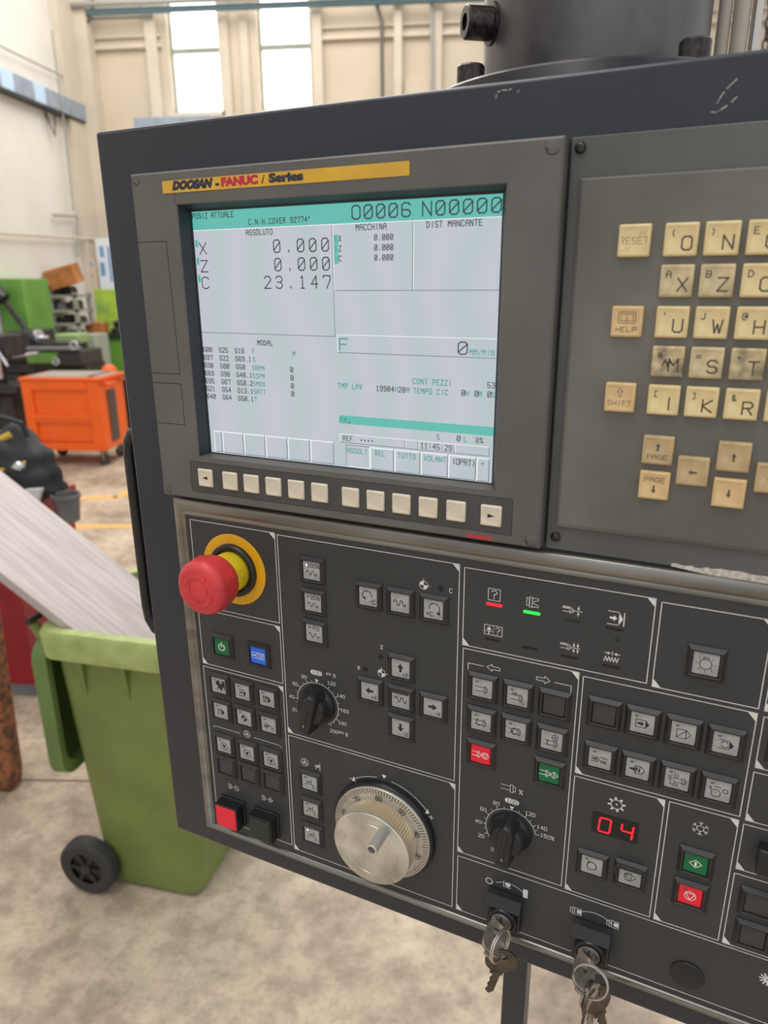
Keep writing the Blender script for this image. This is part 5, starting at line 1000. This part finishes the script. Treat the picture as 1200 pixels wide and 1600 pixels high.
# shelving rack
Yr = 10.2; rx0, rx1 = S(38, 500, Yr).x, S(124, 500, Yr).x
rk = empty('shelving_rack', ((rx0 + rx1) / 2, Yr + .2, 0), 0, 'grey shelving rack full of dark metal parts by the left wall', 'rack')
hwr = (rx1 - rx0) / 2; sz = [S(80, y, Yr).z for y in (461, 484, 505, 528)] + [.3]
b = MB().mat('shelf')
for x in (-hwr, hwr - .05):
    for y in (-.2, .2): b = MB().mat('shelf'); b.box(x, x + .05, y - .02, y + .03, 0, sz[0] + .03); b.build('upright', rk, smooth=False)
for z_ in sz: b = MB().mat('shelf'); b.box(-hwr, hwr, -.22, .24, z_ - .035, z_); b.build('shelf', rk, smooth=False)
rnd_ = random.Random(3); ORD = ['first', 'second', 'third', 'fourth', 'fifth', 'sixth', 'seventh', 'eighth', 'ninth', 'tenth', 'eleventh', 'twelfth']; ORDS = ['top', 'second', 'third', 'fourth']
for k, z_ in enumerate(sz[:-1]):
    gap = .28 if k == 0 else (sz[k - 1] - .035 - z_) * .85
    x = -hwr + .07; n = -1
    while x < hwr - .12:
        w_ = rnd_.uniform(.07, .15); h_ = gap * rnd_.uniform(.4, .95) * (.6 if k == 0 else 1); ms = rnd_.choice(['iron', 'iron', 'rubber', 'iron', 'gbase', 'pgreen'])
        b = MB().mat(ms)
        if rnd_.random() < .5: b.lathe(0, 0, [(w_ * .45, 0), (w_ * .45, h_ * .6), (w_ * .3, h_ * .65), (w_ * .28, h_)], 16)
        else: b.rects([((-w_ * .45, w_ * .45, -.1, .1), 0), ((-w_ * .45, w_ * .45, -.1, .1), h_ * .7), ((-w_ * .3, w_ * .3, -.08, .08), h_)])
        o = b.build('metal_part', bevel=.004); o.location = (rk.location.x + x + w_ / 2, rk.location.y + rnd_.uniform(-.06, .02), z_)
        n += 1; tag(o, '%s part, %s from the left on the %s shelf of the rack' % ({'iron': 'dark iron', 'rubber': 'black', 'gbase': 'grey', 'pgreen': 'pale green'}[ms], ORD[n], ORDS[k]), 'metal part', 'metal parts on the shelving rack'); x += w_ + rnd_.uniform(.01, .05)
# orange crate lying tilted on the rack top
b = MB().mat('crate'); b.rects([((-.20, .20, -.15, .15), 0), ((-.21, .21, -.16, .16), .26), ((-.19, .19, -.14, .14), .26), ((-.18, .18, -.13, .13), .02)]); o = b.build('plastic_crate', bevel=.006); o.location = (max(S(54, 450, Yr).x, LX + .27), Yr + .1, sz[0] + .13); o.rotation_euler = (R_(8), R_(-14), R_(8)); tag(o, 'worn orange crate tilted on top of the shelving rack', 'crate')
# lime board and bench on the right of the rack
bxo('tool_board', 127, 205, 452, 501, 11.32, .06, 'lime', 'lime green tool board behind the workbench', 'board', rest=0)
wb = empty('workbench', (S(165, 520, 10.6).x, 10.8, 0), 0, 'green workbench with cupboard below the lime tool board', 'workbench')
zt3 = S(165, 521, 10.6).z; b = MB().mat('iron'); b.box(-.17, .75, -.25, .45, zt3 - .05, zt3); b.build('bench_top', wb, bevel=.006)
b = MB().mat('dgreen'); b.box(-.15, .70, -.2, .4, 0, zt3 - .05); b.build('cupboard', wb, bevel=.008)
b = MB().mat('mgreen'); b.box(-.17, .24, -.215, -.2, .1, zt3 - .12); b.build('door', wb, bevel=.004)
b = MB().mat('crate'); b.rects([((-.13, .13, -.1, .1), 0), ((-.14, .14, -.11, .11), .16)]); o = b.build('small_crate', bevel=.006); o.location = (S(141, 515, 10.6).x + .07, 10.68, zt3); tag(o, 'small orange crate on the workbench', 'crate')
b = MB().mat('iron'); b.lathe(0, 0, [(.13, 0), (.13, .05), (.08, .09), (.10, .15), (.05, .18)], 20); o = b.build('bench_vice', bevel=.004); o.location = (S(168, 515, 10.6).x + .10, 10.8, zt3); tag(o, 'dark bench vice on the workbench', 'vice')
bxo('grey_cabinet', 124, 147, 523, 640, 9.6, .4, 'cab', 'narrow grey cabinet between lathe and workbench', 'cabinet', rest=0)
# lathe
Yl = 8.2; lx = S(60, 560, Yl).x
la = empty('lathe', (lx, Yl + .3, 0), 0, 'dark and green turning lathe behind the orange trolley', 'lathe')
def lp(name, px0, px1, py0, py1, ms, y0=-.3, y1=.3, bev=.02, z0=None):
    p, q_ = S(px0, py0, Yl), S(px1, py1, Yl); b = MB().mat(ms); b.box(max(p.x, LX + .02) - lx, S(px1, py0, Yl).x - lx, y0, y1, q_.z if z0 is None else z0, p.z); return b.build(name, la, bevel=bev)
lp('pedestal', -60, 30, 585, 700, 'iron', z0=0); lp('pedestal', 86, 128, 572, 700, 'iron', z0=0); lp('bed', -60, 128, 566, 586, 'iron', -.25, .25); lp('headstock', 8, 42, 518, 566, 'iron'); lp('gearbox', -60, 8, 545, 566, 'gbase'); lp('saddle', 44, 92, 552, 568, 'mgreen', -.36, .2); lp('cross_slide', 52, 104, 536, 552, 'iron', -.2, .2); lp('green_cover', 70, 108, 524, 540, 'pgreen', -.1, .2); lp('tailstock', 92, 128, 548, 572, 'rubber', -.35, .2); lp('splash_guard', 46, 128, 541, 547, 'gbase', -.38, -.3, .01)
b = MB().mat('chrome'); b.lathe(0, 0, [(.10, 0), (.10, .05), (.03, .06), (.03, .16)], 28); o = b.build('chuck', la, angle=30); o.location = (S(42, 530, Yl).x - lx, -.1, S(42, 530, Yl).z); o.rotation_euler = (0, R_(90), 0)
for px, py, r in ((114, 540, .045), (86, 565, .04)):
    b = MB().mat('chrome'); b.tube([(r * math.cos(R_(a)), 0, r * math.sin(R_(a))) for a in range(0, 361, 20)], .010, 8, False); b.box(-r, r, -.006, .006, -.006, .006); o = b.build('hand_crank', la); c = S(px, py, Yl - .1); o.location = (c.x - lx, -.38, c.z)
b = MB().mat('chrome'); b.tube([tuple(S(44, 552, Yl) - Vector((lx, Yl + .62, 0))), tuple(S(84, 548, Yl) - Vector((lx, Yl + .62, 0)))], .022, 10); b.build('feed_rod', la)
# second machine at the left edge
b = MB().mat('iron'); m2 = empty('drill_stand', (S(4, 620, 7.2).x, 7.3, 0), 0, 'dark iron drill stand at the left edge, left of the orange trolley', 'machine')
b.rects([((-.30, .24, -.25, .25), 0), ((-.30, .24, -.25, .25), .08), ((-.14, .14, -.14, .14), .12), ((-.12, .12, -.12, .12), .62), ((-.28, .26, -.22, .22), .66), ((-.28, .26, -.22, .22), .74)]); b.build('table', m2, bevel=.01)
b = MB().mat('iron'); b.tube([(-.1, .1, .7), (-.1, .1, 1.25)], .05, 14); b.rects([((-.2, .16, -.2, .2), 1.02), ((-.2, .16, -.2, .2), 1.25)]); b.build('head', m2, bevel=.02)
b = MB().mat('chrome'); b.tube([(.02, -.1, .80), (.02, -.1, 1.02)], .022, 12); b.tube([(.1, -.2, 1.1), (.22, -.26, .95)], .012, 8); b.build('spindle', m2)
# orange helmet and things right of the trolley
b = MB().mat('iron'); b.rects([((-.2, .3, -.15, .2), 0), ((-.2, .3, -.15, .2), S(165, 585, 7.8).z - .02)]); o = b.build('dark_crate', bevel=.01); o.location = (S(170, 575, 7.8).x, 7.95, 0); tag(o, 'dark stand behind the orange trolley', 'stand'); zc = S(165, 585, 7.8).z - .02
b = MB().mat('orange'); b.lathe(0, 0, [(.10, 0), (.11, .01), (.09, .02), (.085, .05), (.065, .09), (.03, .11)], 24); o2 = b.build('hard_hat'); o2.location = (S(160, 575, 7.8).x, 7.95, zc); tag(o2, 'orange hard hat on the dark stand behind the trolley', 'hard hat')
# posters on the back wall
def flat(name, px0, px1, py0, py1, Y, ms, lab, lines=()):
    p, q_ = S(px0, py0, Y), S(px1, py1, Y); b = MB().mat(ms); b.box(p.x, S(px1, py0, Y).x, Y, Y + .03, q_.z, p.z); o = b.build(name, smooth=False)
    for a in lines:
        b2 = MB().mat(a[4]); r, t_ = S(a[0], a[2], Y), S(a[1], a[3], Y); b2.box(r.x, S(a[1], a[2], Y).x, Y - .004, Y, t_.z, r.z); b2.build('printed_block', o, smooth=False)
    tag(o, lab, 'poster')
flat('standing_poster', 148, 185, 372, 452, 11.33, 'poster', 'white board with blue print standing on the lime tool board', ((155, 161, 385, 402, 'pblue'), (156, 163, 410, 431, 'pblue'), (167, 171, 385, 440, 'pblue')))
flat('paper_notice', 134, 146.5, 404, 452, 11.33, 'pil', 'small cream notice with red marks, left of the blue-printed board', ((137, 145, 428, 434, 'pred'), (139, 145, 438, 443, 'pred'), (138, 144, 410, 416, 'pblue')))
# ---- pipes, cables and trunking on the walls
def pipe(pts, r, ms, lab, cat='pipe', name='wall_pipe', grp=None):
    b = MB().mat(ms); b.tube([tuple(p) for p in pts], r, 10); o = b.build(name); tag(o, lab, cat, grp)
W_ = lambda x, y, d=.1: S(x, y, BY - d)
pipe([W_(95, 21, .2), W_(520, 5, .2), W_(1400, -25, .2)], .045, 'pipeb', 'blue horizontal pipe high across the back wall')
pipe([W_(95, 8, .3), W_(1400, -40, .3)], .035, 'pipe', 'grey horizontal pipe above the blue one on the back wall')
pipe([W_(97, 31, .12), W_(240, 26, .12)], .02, 'pipe', 'thin grey pipe below the blue one in the corner')
pipe([W_(588, -10, .15), W_(590, 12, .15), W_(597, 35, .15), W_(597, 100, .15), W_(598, 180, .15)], .028, 'cable', 'dark cable hanging down the back wall right of the windows', 'cable', 'wall_cable')
pipe([W_(674, -10, .14), W_(676, 180, .14)], .022, 'pipe', 'thin upright conduit beside the pale wall panel')
pipe([W_(101, 34, .2), W_(110, 46, .2), W_(125, 45, .2), W_(138, 33, .2), W_(145, 10, .2), W_(143, -15, .2)], .02, 'cable', 'cable looping in the room corner', 'cable', 'wall_cable')
L_ = lambda x, y, d=.08: SX(x, y, LX + d)
pipe([L_(-60, 43), L_(135, 137)], .012, 'wframe', 'thin cable running along the left wall above the trunking', 'cable', 'wall_cable')
pipe([L_(81, 48, .14), L_(88, 110, .14), L_(101, 200, .14), L_(115, 330, .14)], .012, 'wframe', 'cable running down the left wall pilaster', 'cable', 'wall_cable')
pipe([L_(-60, 360), L_(120, 372), W_(176, 376, .08)], .018, 'pil', 'thin cream conduit low on the left wall above the machines')
pipe([L_(84, 336), L_(120, 338), L_(122, 400)], .022, 'pipe', 'short bent grey pipe on the left wall near the corner')
p, q_ = SX(-60, 103, LX + .12), SX(131, 190, LX + .12); zc = q_.z; z1 = zc + .3
tk = empty('cable_trunking', (LX + .13, p.y, zc), 0, 'grey and pale blue cable trunking along the left wall', 'trunking')
yy = [SX(x, 140, LX + .1).y for x in (-60, 0, 21, 50, 68, 103, 131)]
for k, (a, c) in enumerate(zip(yy[:-1], yy[1:])):
    b = MB().mat('trunkb' if k in (1, 3) else 'trunk'); b.box(-.11, .0, a - p.y + .01, c - p.y - .01, 0, .235); b.build('trunking_box', tk, bevel=.006)
b = MB().mat('iron'); b.box(-.13, .02, 0, q_.y - p.y, -.03, 0); b.build('support_rail', tk)
yb = SX(82, 190, LX + .1).y - p.y; b = MB().mat('iron'); b.tube([(-.12, yb, -.05), (-.02, yb, -.35), (.02, yb, -.05)], .015, 6); b.build('bracket', tk)
# grey ledge unit under the left window
p, q_ = S(208, 184, 11.6), S(330, 200, 11.6); b = MB().mat('trunk'); b.box(p.x, S(330, 184, 11.6).x, 11.6, BY, q_.z, p.z); o = b.build('wall_heater', bevel=.01); tag(o, 'grey heater box on the back wall below the left window', 'heater')
# hanging chain at top right
ch = empty('hanging_chain', S(1196, 70, 3.0), 0, 'steel chain hanging at the top right corner', 'chain')
for k in range(12):
    b = MB().mat('iron'); r = .016; b.tube([(r * .6 * math.cos(R_(a)), 0, r * math.sin(R_(a)) * 1.3) for a in range(0, 361, 30)], .004, 6, False); o = b.build('link', ch); o.location = (0, 0, k * .033); o.rotation_euler = (0, 0, R_(90 * (k % 2)))
o = bpy.data.objects['link']
b = MB().mat('cyl'); b.lathe(0, 0, [(.02, 0), (.026, .01), (.026, .05), (.015, .06)], 16); o = b.build('hook_block', ch); o.location = (-.01, 0, .14)
